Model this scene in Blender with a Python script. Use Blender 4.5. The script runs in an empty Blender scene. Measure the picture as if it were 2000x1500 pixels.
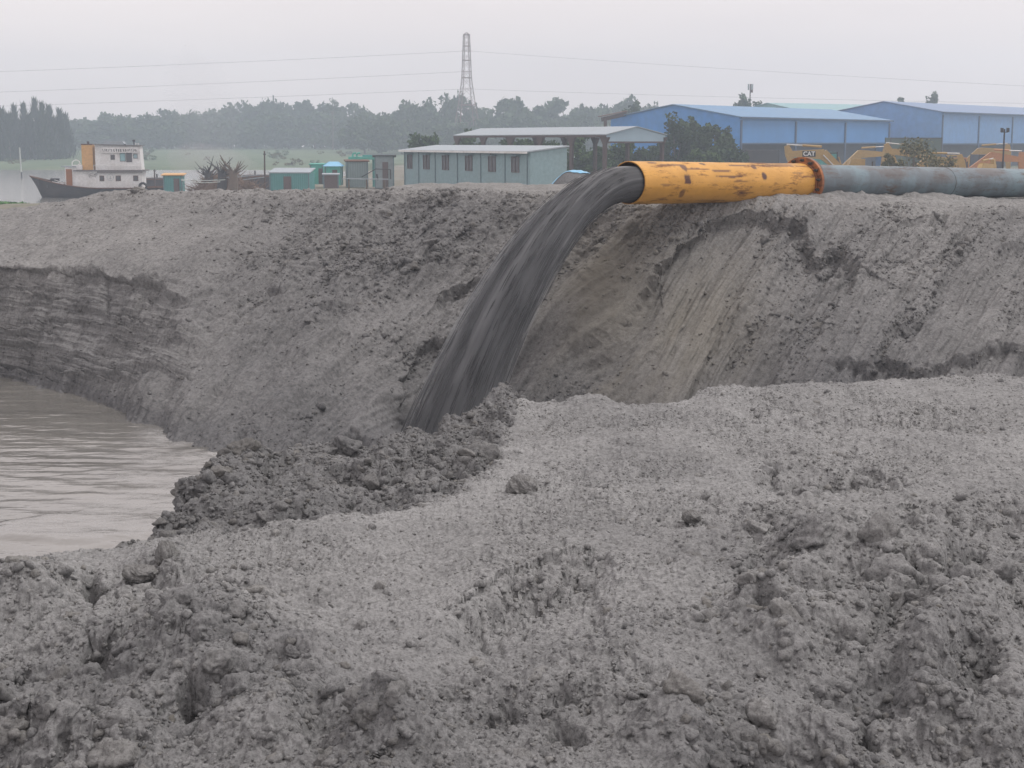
import bpy, math, random
import numpy as np
from mathutils import Vector, Matrix

# ------------------------------------------------------------------ camera, sky, sun, exposure
scene = bpy.context.scene
C = scene.collection
EYE = 6.0
PITCH = math.radians(9.0)
FPX = 3000.0                      # focal length in pixels of the 2000 px wide photograph
cam_data = bpy.data.cameras.new("camera")
cam_data.sensor_width = 36.0
cam_data.lens = 36.0 * FPX / 2000.0
cam_data.clip_start = 0.1
cam_data.clip_end = 6000.0
cam = bpy.data.objects.new("camera", cam_data)
C.objects.link(cam)
cam.location = (0, 0, EYE)
cam.rotation_euler = (math.radians(90) - PITCH, 0, 0)
scene.camera = cam

SUN_EL, SUN_AZ = math.radians(60), math.radians(78)     # azimuth from +Y towards +X
world = bpy.data.worlds.new("World")
scene.world = world
world.use_nodes = True
wn, wl = world.node_tree.nodes, world.node_tree.links
wn.clear()
w_out = wn.new("ShaderNodeOutputWorld")
w_bg = wn.new("ShaderNodeBackground")
w_sky = wn.new("ShaderNodeTexSky")
w_sky.sky_type = 'NISHITA'
w_sky.sun_disc = False
w_sky.sun_elevation = SUN_EL
w_sky.sun_rotation = SUN_AZ
w_sky.air_density = 1.5
w_sky.dust_density = 6.0
w_hsv = wn.new("ShaderNodeHueSaturation")
w_hsv.inputs["Saturation"].default_value = 0.25
w_tc = wn.new("ShaderNodeTexCoord")
w_map = wn.new("ShaderNodeMapping")
w_map.inputs["Scale"].default_value = (1.3, 1.3, 7.0)
w_noise = wn.new("ShaderNodeTexNoise")
w_noise.inputs["Scale"].default_value = 1.6
w_noise.inputs["Detail"].default_value = 4.0
w_ramp = wn.new("ShaderNodeValToRGB")
w_ramp.color_ramp.elements[0].position = 0.3
w_ramp.color_ramp.elements[0].color = (10.7, 9.65, 9.6, 1)     # overcast cloud layer, thicker
w_ramp.color_ramp.elements[1].position = 0.72
w_ramp.color_ramp.elements[1].color = (12.8, 11.6, 11.3, 1)   # and thinner
w_mix = wn.new("ShaderNodeMixRGB")
w_mix.inputs[0].default_value = 0.82
wl.new(w_sky.outputs[0], w_hsv.inputs["Color"])
wl.new(w_tc.outputs["Generated"], w_map.inputs[0])
wl.new(w_map.outputs[0], w_noise.inputs["Vector"])
wl.new(w_noise.outputs["Fac"], w_ramp.inputs[0])
wl.new(w_hsv.outputs[0], w_mix.inputs[1])
wl.new(w_ramp.outputs[0], w_mix.inputs[2])
wl.new(w_mix.outputs[0], w_bg.inputs["Color"])
w_bg.inputs["Strength"].default_value = 0.1
wl.new(w_bg.outputs[0], w_out.inputs["Surface"])

sun_data = bpy.data.lights.new("sun", 'SUN')
sun_data.energy = 1.5
sun_data.angle = math.radians(12)
sun_data.color = (1.0, 0.97, 0.93)
sun = bpy.data.objects.new("sun", sun_data)
C.objects.link(sun)
sdir = Vector((math.sin(SUN_AZ) * math.cos(SUN_EL), math.cos(SUN_AZ) * math.cos(SUN_EL), math.sin(SUN_EL)))
sun.rotation_euler = sdir.to_track_quat('Z', 'Y').to_euler()
sun.location = (20, 10, 40)

scene.view_settings.view_transform = 'Standard'
scene.view_settings.look = 'None'
scene.view_settings.exposure = 0.0
scene.view_settings.gamma = 1.0
scene.view_settings.use_curve_mapping = False
scene.render.engine = 'CYCLES'
scene.cycles.use_denoising = True
scene.cycles.max_bounces = 6
scene.cycles.transparent_max_bounces = 12
scene.cycles.volume_bounces = 2

# ------------------------------------------------------------------ helpers
CP, SP = math.cos(PITCH), math.sin(PITCH)

def W(px, py, d):
    """world point seen at photograph pixel (px, py) at depth d metres along +Y"""
    xc, yc = (px - 1000.0) / FPX, (750.0 - py) / FPX
    k = d / (CP + yc * SP)
    return Vector((xc * k, d, EYE + k * (-SP + yc * CP)))

def X(px, d):
    return W(px, 275, d).x

def Z(py, d):
    return W(1000, py, d).z

def project(P):
    """photograph pixel of world points P (n,3)"""
    y, z = P[:, 1], P[:, 2] - EYE
    dep = y * CP - z * SP
    up = y * SP + z * CP
    return 1000 + FPX * P[:, 0] / dep, 750 - FPX * up / dep

rng = np.random.default_rng(11)
_G = rng.normal(size=(256, 256, 2))
_G /= np.linalg.norm(_G, axis=2, keepdims=True)
_R = rng.random((256, 256, 4))

def perlin(x, y):
    xi, yi = np.floor(x).astype(np.int64), np.floor(y).astype(np.int64)
    fx, fy = x - xi, y - yi
    u = fx * fx * fx * (fx * (fx * 6 - 15) + 10)
    v = fy * fy * fy * (fy * (fy * 6 - 15) + 10)
    def g(a, b):
        t = _G[(yi + b) & 255, (xi + a) & 255]
        return t[..., 0] * (fx - a) + t[..., 1] * (fy - b)
    n0 = g(0, 0) * (1 - u) + g(1, 0) * u
    n1 = g(0, 1) * (1 - u) + g(1, 1) * u
    return (n0 * (1 - v) + n1 * v) * 1.4

def fbm(x, y, octaves=4, gain=0.5, lac=2.03):
    s, a = 0.0, 1.0
    for k in range(octaves):
        s = s + a * perlin(x + 17.3 * k, y - 9.7 * k)
        x, y, a = x * lac, y * lac, a * gain
    return s

def billow(x, y, octaves=1, gain=0.5):
    s, a = 0.0, 1.0
    for k in range(octaves):
        s = s + a * (np.abs(perlin(x + 31.1 * k, y + 5.3 * k)) * 1.6 - 0.35)
        x, y, a = x * 2.1, y * 2.1, a * gain
    return s

def lumps(x, y, fill=0.7, off=0):
    """rounded clods scattered one per cell: height of the tallest hemisphere"""
    xi, yi = np.floor(x).astype(np.int64), np.floor(y).astype(np.int64)
    h = np.zeros_like(x)
    for a in (-1, 0, 1):
        for b in (-1, 0, 1):
            t = _R[(yi + b + off) & 255, (xi + a + 3 * off) & 255]
            cx, cy = xi + a + t[..., 0], yi + b + t[..., 1]
            r = 0.25 + 0.5 * t[..., 2]
            ang = t[..., 3] * 6.28
            dx, dy = x - cx, y - cy
            e1 = dx * np.cos(ang) + dy * np.sin(ang)
            e2 = (dy * np.cos(ang) - dx * np.sin(ang)) * 1.35
            q = r * r - e1 * e1 - e2 * e2
            h = np.maximum(h, np.where((q > 0) & (t[..., 3] < fill), np.sqrt(np.maximum(q, 0)), 0))
    return h

def smooth01(a, b, x):
    t = np.clip((x - a) / (b - a), 0, 1)
    return t * t * (3 - 2 * t)

def gauss(px, py, cx, cy, sx, sy):
    return np.exp(-((px - cx) / sx) ** 2 - ((py - cy) / sy) ** 2)

def poly_dist(px, py, pts):
    """distance and signed side to a polyline in picture-space metres (positive = right of its direction, y down: below a left-to-right line)"""
    best = np.full(px.shape, 1e9)
    sign = np.ones(px.shape)
    along = np.zeros(px.shape)
    tot = 0.0
    L = sum(math.hypot(b[0] - a[0], b[1] - a[1]) for a, b in zip(pts, pts[1:]))
    for a, b in zip(pts, pts[1:]):
        ex, ey = b[0] - a[0], b[1] - a[1]
        l2 = ex * ex + ey * ey
        t = np.clip(((px - a[0]) * ex + (py - a[1]) * ey) / l2, 0, 1)
        dx, dy = px - a[0] - t * ex, py - a[1] - t * ey
        d = np.hypot(dx, dy)
        s = np.where(ex * (py - a[1]) - ey * (px - a[0]) >= 0, 1.0, -1.0)
        m = d < best
        best, sign = np.where(m, d, best), np.where(m, s, sign)
        along = np.where(m, (tot + t * math.sqrt(l2)) / L, along)
        tot += math.sqrt(l2)
    return best, sign, along

def scarp(px, py, pts, depth, w, fall, jitter=0.0, up=0.25):
    """a step in the ground: the side to the right of the line (below it) is cut back, fading with distance; a small lip stands on the other side"""
    H = np.zeros(px.shape)
    face = np.zeros(px.shape)
    xs, ys = [p[0] for p in pts], [p[1] for p in pts]
    m = (px > min(xs) - 4 * fall - 40) & (px < max(xs) + 4 * fall + 40) & (py > min(ys) - 4 * fall - 40) & (py < max(ys) + 4 * fall + 40)
    if not m.any():
        return H, face
    x, y = px[m], py[m]
    x, y = x + jitter * fbm(x / 45, y / 30, 4), y + jitter * fbm(x / 45 + 9, y / 30, 4)
    d, s, t = poly_dist(x, y, pts)
    end = smooth01(0, 0.22, np.minimum(t, 1 - t))
    sd = d * s
    ww = w * (1 + 0.5 * perlin(x / 23, y / 17))
    low = smooth01(0, ww, sd) * np.exp(-np.maximum(sd - ww, 0) / fall)
    lip = np.where(sd < 0, np.exp(sd / (fall * 0.6)), 0) * up
    H[m] = depth * end * (lip - low)
    face[m] = end * smooth01(-0.4, 0.3, sd / ww) * (1 - smooth01(0.9, 1.6, sd / ww))
    return H, face

def interp(x, tab, k):
    t = sorted(tab)
    return np.interp(x, [a[0] for a in t], [a[k] for a in t])

def link_mesh(name, me, mat, parent):
    if mat is not None:
        me.materials.append(mat)
    o = bpy.data.objects.new(name, me)
    C.objects.link(o)
    if parent is not None:
        o.parent = parent
    return o

def np_mesh(name, V, F, mat=None, parent=None, smooth=True, attrs=None):
    """mesh object from arrays: V (n,3), F (m,3 or 4)"""
    me = bpy.data.meshes.new(name)
    V = np.asarray(V, dtype=np.float32)
    F = np.asarray(F, dtype=np.int32)
    me.vertices.add(len(V))
    me.vertices.foreach_set("co", V.ravel())
    k = F.shape[1]
    me.loops.add(F.size)
    me.loops.foreach_set("vertex_index", F.ravel())
    me.polygons.add(len(F))
    me.polygons.foreach_set("loop_start", np.arange(0, F.size, k, dtype=np.int32))
    me.polygons.foreach_set("use_smooth", np.full(len(F), smooth, dtype=bool))
    me.update(calc_edges=True)
    me.validate()
    for an, av in (attrs or {}).items():
        a = me.attributes.new(an, 'FLOAT', 'POINT')
        a.data.foreach_set("value", np.asarray(av, dtype=np.float32).ravel())
    return link_mesh(name, me, mat, parent)

def grid_faces(nr, nc, flip=False):
    i = np.arange(nr - 1)[:, None] * nc + np.arange(nc - 1)[None, :]
    f = np.stack([i, i + 1, i + nc + 1, i + nc], axis=-1).reshape(-1, 4)
    return f[:, ::-1] if flip else f

def grid_normals(P):
    du = np.gradient(P, axis=1)
    dv = np.gradient(P, axis=0)
    n = np.cross(du, dv)
    n /= np.linalg.norm(n, axis=2, keepdims=True) + 1e-9
    return n

class MB:
    """collects boxes, bars, tubes and plates into ONE mesh"""
    def __init__(s):
        s.v, s.f, s.sm = [], [], []
    def add(s, vs, fs, smooth=False):
        b = len(s.v)
        s.v += [tuple(v) for v in vs]
        s.f += [tuple(i + b for i in f) for f in fs]
        s.sm += [smooth] * len(fs)
        return s
    def box(s, c, size, R=None):
        hx, hy, hz = size[0] / 2, size[1] / 2, size[2] / 2
        vs = [Vector((x, y, z)) for z in (-hz, hz) for x, y in ((-hx, -hy), (hx, -hy), (hx, hy), (-hx, hy))]
        if R is not None:
            vs = [R @ v for v in vs]
        c = Vector(c)
        return s.add([v + c for v in vs], [(3, 2, 1, 0), (4, 5, 6, 7), (0, 1, 5, 4), (1, 2, 6, 5), (2, 3, 7, 6), (3, 0, 4, 7)])
    def tube(s, pts, radii, n=8, caps=True, smooth=True):
        pts = [Vector(p) for p in pts]
        if not hasattr(radii, '__len__'):
            radii = [radii] * len(pts)
        vs, fs = [], []
        for i, p in enumerate(pts):
            t = (pts[min(i + 1, len(pts) - 1)] - pts[max(i - 1, 0)]).normalized()
            a = t.orthogonal().normalized() if abs(t.z) > 0.95 else Vector((0, 0, 1)).cross(t).normalized()
            b = t.cross(a)
            for k in range(n):
                w = 2 * math.pi * k / n
                vs.append(p + (a * math.cos(w) + b * math.sin(w)) * radii[i])
        for i in range(len(pts) - 1):
            for k in range(n):
                q = (k + 1) % n
                fs.append((i * n + k, i * n + q, (i + 1) * n + q, (i + 1) * n + k))
        s.add(vs, fs, smooth)
        if caps:
            m = (len(pts) - 1) * n
            s.add(vs[:n], [tuple(reversed(range(n)))])
            s.add(vs[m:], [tuple(range(n))])
        return s
    def bar(s, a, b, w, h=None):
        """rectangular bar between two points"""
        a, b = Vector(a), Vector(b)
        h = h or w
        t = (b - a)
        L = t.length
        t.normalize()
        x = t.orthogonal().normalized() if abs(t.z) > 0.98 else Vector((0, 0, 1)).cross(t).normalized()
        y = t.cross(x)
        R = Matrix((x, y, t)).transposed()
        return s.box((a + b) / 2, (w, h, L), R)
    def prism(s, poly, off):
        """polygon (list of points) extruded by the vector off"""
        poly = [Vector(p) for p in poly]
        off = Vector(off)
        n = len(poly)
        vs = poly + [p + off for p in poly]
        fs = [tuple(range(n)), tuple(reversed(range(n, 2 * n)))]
        fs += [(i, i + n, (i + 1) % n + n, (i + 1) % n) for i in range(n)]
        fs[0] = tuple(reversed(fs[0])); fs[1] = tuple(reversed(fs[1]))
        fs = [tuple(reversed(f)) for f in fs]
        return s.add(vs, fs)
    def build(s, name, mat, parent=None):
        me = bpy.data.meshes.new(name)
        me.from_pydata(s.v, [], s.f)
        me.polygons.foreach_set("use_smooth", s.sm)
        me.update()
        return link_mesh(name, me, mat, parent)

def recalc(o):
    import bmesh
    bm = bmesh.new(); bm.from_mesh(o.data)
    bmesh.ops.recalc_face_normals(bm, faces=bm.faces)
    bm.to_mesh(o.data); bm.free()
    return o

def tag(o, label, cat, group=None, kind=None):
    if label: o['label'] = label
    if cat: o['category'] = cat
    if group: o['group'] = group
    if kind: o['kind'] = kind
    return o

def empty(name, loc, rz=0.0):
    o = bpy.data.objects.new(name, None)
    C.objects.link(o)
    o.location = loc
    o.rotation_euler = (0, 0, rz)
    o.empty_display_size = 0.3
    return o

def copy_tree(o, parent=None):
    c = o.copy()
    C.objects.link(c)
    if parent is not None:
        c.parent = parent
    for ch in list(o.children):
        copy_tree(ch, c)
    return c

# ------------------------------------------------------------------ materials
def nodes_of(name):
    m = bpy.data.materials.new(name)
    m.use_nodes = True
    nt = m.node_tree
    b = nt.nodes["Principled BSDF"]
    return m, nt, b

def N(nt, kind, **kw):
    n = nt.nodes.new(kind)
    for k, v in kw.items():
        if k in n.inputs.keys():
            n.inputs[k].default_value = v
        else:
            setattr(n, k, v)
    return n

def ramp(nt, fac, stops):
    r = nt.nodes.new("ShaderNodeValToRGB")
    e = r.color_ramp.elements
    while len(e) < len(stops):
        e.new(0.5)
    for i, (p, c) in enumerate(stops):
        e[i].position = p
        e[i].color = (c[0], c[1], c[2], 1) if hasattr(c, '__len__') else (c, c, c, 1)
    nt.links.new(fac, r.inputs[0])
    return r.outputs[0]

def mix(nt, fac, a, b, mode='MIX'):
    m = nt.nodes.new("ShaderNodeMixRGB")
    m.blend_type = mode
    for i, s in enumerate((fac, a, b)):
        if hasattr(s, 'links') or hasattr(s, 'is_linked'):
            nt.links.new(s, m.inputs[i])
        elif hasattr(s, '__len__'):
            m.inputs[i].default_value = (s[0], s[1], s[2], 1)
        else:
            m.inputs[i].default_value = s
    return m.outputs[0]

def coords(nt, kind="Object", scale=(1, 1, 1)):
    t = nt.nodes.new("ShaderNodeTexCoord")
    mp = nt.nodes.new("ShaderNodeMapping")
    mp.inputs["Scale"].default_value = scale
    nt.links.new(t.outputs[kind], mp.inputs[0])
    return mp.outputs[0]

def noise(nt, vec, scale, detail=5.0, rough=0.6):
    n = nt.nodes.new("ShaderNodeTexNoise")
    n.inputs["Scale"].default_value = scale
    n.inputs["Detail"].default_value = detail
    n.inputs["Roughness"].default_value = rough
    nt.links.new(vec, n.inputs["Vector"])
    return n.outputs["Fac"]

def attr(nt, name):
    a = nt.nodes.new("ShaderNodeAttribute")
    a.attribute_name = name
    return a.outputs["Fac"]

def bump(nt, bsdf, height, strength, dist, base=None):
    b = nt.nodes.new("ShaderNodeBump")
    b.inputs["Strength"].default_value = strength
    b.inputs["Distance"].default_value = dist
    nt.links.new(height, b.inputs["Height"])
    if base is not None:
        nt.links.new(base, b.inputs["Normal"])
    nt.links.new(b.outputs[0], bsdf.inputs["Normal"])
    return b.outputs[0]

def plain(name, col, rough=0.6, metal=0.0, dirt=0.35, dirt_col=(0.12, 0.10, 0.085), scale=1.2, bumpy=0.0):
    """painted or raw surface with procedural grime and fading"""
    m, nt, b = nodes_of(name)
    v = coords(nt)
    n1 = noise(nt, v, scale, 6, 0.65)
    n2 = noise(nt, v, scale * 7, 4, 0.6)
    f = ramp(nt, n1, [(0.42, 0.0), (0.78, 1.0)])
    c = mix(nt, ramp(nt, n2, [(0.3, 0.0), (0.7, 1.0)]), [k * 0.86 for k in col], [min(1, k * 1.1) for k in col])
    mm = nt.nodes.new("ShaderNodeMath"); mm.operation = 'MULTIPLY'; mm.inputs[1].default_value = dirt
    nt.links.new(f, mm.inputs[0])
    c = mix(nt, mm.outputs[0], c, dirt_col)
    nt.links.new(c, b.inputs["Base Color"])
    b.inputs["Roughness"].default_value = rough
    b.inputs["Metallic"].default_value = metal
    if bumpy:
        bump(nt, b, n2, 0.5, bumpy)
    return m

def sand_material(name, light, dark, fine=1.0, rough=0.95, bump_d=0.006, spec=0.25):
    """grey dredged sand; attribute damp = wetness plus the painted shade of the bank face, tan = olive silt washed over it"""
    m, nt, b = nodes_of(name)
    v = coords(nt)
    big = noise(nt, v, 0.9, 6, 0.6)
    mid = noise(nt, v, 7.0 * fine, 6, 0.7)
    gr = noise(nt, v, 42.0 * fine, 5, 0.8)
    fl = noise(nt, v, 130.0 * fine, 3, 0.8)
    def sandy(k0):
        c = mix(nt, ramp(nt, big, [(0.38, 0.0), (0.62, 1.0)]), [k * 0.88 for k in k0], [k * 1.06 for k in k0])
        c = mix(nt, ramp(nt, mid, [(0.36, 0.7), (0.52, 0.0)]), c, [k * 0.70 for k in k0])
        c = mix(nt, ramp(nt, gr, [(0.36, 0.9), (0.49, 0.0)]), c, [k * 0.42 for k in k0])
        c = mix(nt, ramp(nt, gr, [(0.53, 0.0), (0.66, 0.75)]), c, [k * 1.35 for k in k0])
        return mix(nt, ramp(nt, fl, [(0.36, 0.8), (0.46, 0.0)]), c, [k * 0.4 for k in k0])
    c = mix(nt, attr(nt, "damp"), sandy(light), sandy(dark))
    c = mix(nt, attr(nt, "tan"), c, (0.185, 0.170, 0.138))
    nt.links.new(c, b.inputs["Base Color"])
    b.inputs["Roughness"].default_value = rough
    b.inputs["Specular IOR Level"].default_value = spec
    h = mix(nt, 0.55, mid, gr)
    bump(nt, b, h, 1.0, bump_d)
    return m

M = {}
M['ledge'] = sand_material("near_sand", (0.272, 0.273, 0.274), (0.150, 0.151, 0.155), 1.0, bump_d=0.012)
M['bank'] = sand_material("bank_sand", (0.250, 0.247, 0.243), (0.140, 0.140, 0.144), 0.33, bump_d=0.03)

# ------------------------------------------------------------------ near ledge of dredged sand (the ground the photographer stands on)
LEDGE_Z = 4.4
LEDGE, BANKD = {}, {}
POND_Z = 1.3
EDGE = [(-1800, 1520), (-700, 1330), (-300, 1210), (0, 1108), (200, 1052), (300, 1008), (335, 970), (400, 925), (450, 893), (560, 884), (640, 874), (780, 868),
        (880, 822), (940, 786), (980, 772), (1012, 788), (1100, 786), (1150, 779), (1215, 789), (1290, 784), (1345, 778), (1372, 766), (1500, 762), (1700, 748), (1850, 742), (2000, 736), (2700, 728), (3800, 720)]

def depth_on(py, z):
    a = PITCH + np.arctan((np.asarray(py, float) - 750) / FPX)
    return (EYE - z) / np.tan(a)

def build_ledge():
    px = np.concatenate([np.linspace(-1800, -60, 120), np.linspace(-52, 2052, 1300), np.linspace(2064, 3800, 120)])
    nc = len(px)
    epy = interp(px, EDGE, 1)
    De = depth_on(epy, LEDGE_Z) + 0.05 * fbm(px / 60, px * 0 + 3.3, 3)
    nr1, nr2 = 1060, 90
    w = np.linspace(0, 1, nr1)[:, None]
    D = 1 / ((1 - w) / 2.5 + w / De[None, :])
    xf = (px - 1000) / FPX / CP
    Xg = xf[None, :] * D
    # true picture row for a point of the flat ledge
    Zg = np.full_like(D, LEDGE_Z)
    P = np.stack([xf[None, :] * D, D, Zg], -1)
    gx, gy = project(P.reshape(-1, 3))
    gx, gy = gx.reshape(D.shape), gy.reshape(D.shape)
    # drop-off towards the pit
    s = np.linspace(0, 1, nr2 + 1)[1:, None]
    D2 = De[None, :] + 0.04 + 3.6 * s ** 1.3
    Z2 = LEDGE_Z - 3.9 * (1 - (1 - s) ** 1.6) * smooth01(-0.02, 0.10, s)
    D = np.concatenate([D, D2]); Zg = np.concatenate([Zg, np.broadcast_to(Z2, D2.shape)])
    last = nr1 - 1
    gx = np.concatenate([gx, np.broadcast_to(gx[last], D2.shape)])
    gy = np.concatenate([gy, np.broadcast_to(gy[last], D2.shape)])
    xf2 = np.broadcast_to(xf[None, :], D.shape)
    P = np.stack([xf2 * D, D, Zg], -1)
    x, y = P[..., 0].copy(), P[..., 1].copy()
    y = y + (LEDGE_Z - Zg) * 0.8          # keeps noise from smearing on the steep face
    back = np.concatenate([np.zeros((nr1, nc)), np.broadcast_to(s, D2.shape)])
    # where the ground is broken up into clods
    cl = np.zeros_like(x)
    for cx, cy, sx, sy, a in [(120, 1370, 330, 190, 1.0), (450, 1330, 260, 150, 0.95), (40, 1165, 150, 55, 0.75), (300, 1135, 90, 45, 0.6), (330, 1215, 120, 40, 0.6),
                              (1560, 1085, 170, 75, 0.9), (1760, 1240, 320, 190, 0.9), (1480, 1440, 260, 120, 0.9), (1960, 1090, 130, 120, 0.75), (680, 1490, 160, 80, 0.9),
                              (1290, 1400, 140, 70, 0.6), (1480, 1230, 120, 60, 0.7), (1000, 1520, 300, 50, 0.4), (1640, 920, 130, 22, 0.4), (1350, 1110, 40, 30, 0.5), (1800, 1480, 300, 150, 0.7)]:
        cl = np.maximum(cl, a * gauss(gx, gy, cx, cy, sx, sy))
    cl = np.clip(cl * (1 + 0.35 * fbm(x * 1.7, y * 1.7, 3)), 0, 1.1)
    # the spoil heaped along the edge
    jn = 16 * fbm(x * 2.0, y * 2.0, 4)
    dI, sI, tI = poly_dist(gx + jn, gy + jn * 0.6, [(120, 1085), (300, 1047), (380, 1037), (620, 1014), (760, 985), (900, 962), (955, 915), (985, 860), (1005, 810), (1040, 740)])
    rel = -dI * sI                              # picture distance on the spoil side
    sp = smooth01(-10, 24, rel) * smooth01(150, 290, gx) * (1 - smooth01(1000, 1050, gx))
    clod = np.maximum(cl, sp * 0.95)
    # broad shape
    wx, wy = x + 0.06 * fbm(x * 4, y * 4, 3), y + 0.06 * fbm(x * 4 + 8, y * 4, 3)
    H = 0.030 * fbm(x * 0.9, y * 0.9, 4) + 0.016 * fbm(x * 3, y * 3.5, 4)
    H += 0.014 * np.sin(y * 7 + 3 * fbm(x * 0.4, y * 0.5, 2)) * (1 - clod) * smooth01(700, 1500, gx)
    H += cl * (0.165 * billow(wx * 1.9, wy * 1.9, 1) + 0.05 * lumps(wx * 3.0, wy * 3.0, 0.5, 5))
    H += sp * (-0.045 + 0.12 * billow(wx * 2.6 + 7, wy * 2.2, 1) + 0.06 * lumps(wx * 2.6, wy * 2.0, 0.6, 9))
    H -= 0.05 * sp * (1 - smooth01(15, 55, rel)) * (1 - smooth01(880, 960, gx))     # gutter behind the spoil
    H += 0.13 * gauss(gx, gy, 980, 772, 42, 26) + 0.06 * gauss(gx, gy, 480, 893, 40, 22) + 0.05 * gauss(gx, gy, 640, 880, 40, 14)
    H += 0.05 * gauss(gx, gy, 1160, 788, 45, 16) + 0.05 * gauss(gx, gy, 1400, 780, 60, 14) + 0.03 * gauss(gx, gy, 1580, 770, 90, 12)
    H -= 0.32 * smooth01(0, 1, (gx - 1450) / 600) * smooth01(1150, 1520, gy)
    H -= 0.16 * gauss(gx, gy, 30, 1420, 300, 200)
    jx, jy = gx + 14 * fbm(x * 4, y * 4, 3), gy + 9 * fbm(x * 4 + 9, y * 4, 3)
    # mounds that the photograph shows one by one
    for cx, cy, sx, sy, a in [(370, 1260, 80, 42, 0.15), (390, 1310, 90, 40, 0.07), (250, 1390, 60, 60, 0.14), (60, 1160, 60, 35, 0.08), (600, 1300, 60, 40, 0.08), (560, 1400, 110, 60, 0.10),
                              (330, 1105, 55, 28, 0.06), (1570, 1060, 120, 45, 0.10), (1590, 1130, 55, 40, 0.14), (1500, 1190, 55, 28, 0.13), (1530, 1260, 60, 26, 0.10),
                              (1440, 1235, 30, 26, 0.06), (1720, 1140, 90, 50, 0.10), (1880, 1165, 60, 50, 0.12), (1830, 1300, 50, 60, 0.11), (1960, 1340, 50, 80, 0.13), (1320, 1410, 50, 40, 0.09),
                              (1200, 1300, 120, 25, 0.04), (1000, 1335, 110, 20, 0.04), (700, 1440, 60, 30, 0.12), (790, 1460, 60, 25, 0.10), (100, 1450, 80, 40, 0.14)]:
        H += 0.85 * a * smooth01(0.0, 0.95, gauss(jx, jy, cx, cy, sx * 1.35, sy * 1.35)) * (1 - back)
    for cx, cy, sx, sy, a in [(1482, 1234, 34, 13, 0.16), (1862, 1165, 22, 20, 0.15), (1900, 1135, 18, 11, 0.10), (1102, 1412, 28, 21, 0.08), (1300, 1360, 28, 15, 0.06), (380, 1350, 24, 16, 0.11), (1690, 1385, 20, 26, 0.10),
                              (1405, 1190, 14, 9, 0.07), (182, 1140, 14, 26, 0.10), (185, 1253, 30, 16, 0.10), (1900, 1280, 44, 34, 0.10), (1470, 1490, 70, 34, 0.08), (565, 1322, 40, 14, 0.06), (1590, 1182, 80, 18, 0.05),
                              (640, 1430, 44, 34, 0.08), (210, 1275, 30, 10, 0.06), (880, 920, 26, 10, 0.10), (620, 990, 40, 10, 0.08)]:
        H -= 1.1 * a * smooth01(0.1, 0.8, gauss(jx, jy, cx, cy, sx * 1.3, sy * 1.3)) * (1 - back)
    # hollows cut into the surface
    fc = np.zeros_like(x)
    for p, dep, w, fall, jit, up in [([(845, 1202), (880, 1186), (940, 1153), (1000, 1122), (1090, 1100), (1160, 1082), (1205, 1078)], 0.125, 40, 75, 4, 0.22),
                                     ([(1440, 905), (1520, 900), (1600, 910), (1700, 903), (1790, 906)], 0.10, 28, 30, 4, 0.15),
                                     ([(1350, 800), (1480, 795), (1600, 808), (1800, 806), (2010, 812)], 0.045, 22, 40, 12, 0.2),
                                     ([(880, 1382), (1000, 1350), (1090, 1338), (1200, 1342)], 0.05, 26, 40, 10, 0.1),
                                     ([(1640, 1010), (1760, 1000), (1900, 1005), (2060, 985)], 0.05, 26, 50, 14, 0.2)]:
        h_, f_ = scarp(gx, gy, p, dep, w, fall, jit, up)
        H += h_
        fc = np.maximum(fc, f_)
    P[..., 2] += H * (1 - 0.6 * back)
    # clods at ever smaller sizes, pushed out along the surface so they overhang
    c2 = np.clip(clod + 0.9 * smooth01(0, 0.03, back) + 0.5 * fc, 0, 1.1)
    # row spacing grows with distance: keep the finest relief no finer than that along y
    yf = 3.0 * (np.power(np.maximum(y, 1.0) / 3.0, -0.1) - 1) / -0.1
    patch = smooth01(-0.2, 0.4, fbm(x * 1.3 + 40, y * 1.3, 3))
    def push(d):
        n = grid_normals(P)
        if n[100, 100, 2] < 0: n = -n
        P[...] += n * d[..., None]
    kind = smooth01(-0.25, 0.35, fbm(x * 1.9 + 11, y * 1.9, 3))          # 0 rounded, 1 broken and sharp
    def sharp(a, b): return 0.45 - np.abs(perlin(a, b)) * 1.7
    def both(a, b): return billow(a, b, 1) * (1 - kind) + sharp(a, b) * kind
    push((0.046 * both(wx * 4.2, wy * 4.2) + 0.030 * lumps(wx * 6, wy * 6, 0.3, 13) * (1 - kind)) * c2)
    wx2, wy2 = wx + 0.02 * fbm(x * 14, y * 14, 2), wy + 0.02 * fbm(x * 14 + 5, y * 14, 2)
    push(0.020 * both(wx2 * 9.5 + 3, wy2 * 9.5) * np.clip(c2 * (0.5 + 0.8 * patch), 0, 1.1) + 0.010 * fbm(x * 7, y * 7, 2) * (1 - clod))
    push((0.011 * both(wx2 * 19, wy2 * 17) + 0.014 * lumps(wx2 * 15, wy2 * 13, 0.25, 21)) * np.clip(c2 * (0.6 + 0.5 * patch) + 0.25 * patch + 0.06, 0, 1.1))
    push(0.0095 * fbm(x * 24, yf * 22, 2) * (0.6 + 0.7 * patch) + 0.0075 * sharp(x * 42, yf * 38) * (0.5 + 0.6 * patch) + 0.0045 * perlin(x * 85, yf * 75) + 0.012 * lumps(x * 22, yf * 20, 0.18, 25))
    damp = np.clip(0.75 * sp + 0.55 * cl * smooth01(-0.4, 0.5, fbm(x * 2.0, y * 2.0, 3)) + 0.25 * smooth01(0.0, 0.6, fbm(x * 0.8 + 5, y * 0.8, 3)) + back, 0, 1)
    damp = np.clip(damp + 0.45 * smooth01(1050, 1500, gy), 0, 1)
    LEDGE.update(P=P, cl=cl, sp=sp, back=back, damp=damp, gx=gx, gy=gy, fc=fc, patch=patch)
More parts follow.
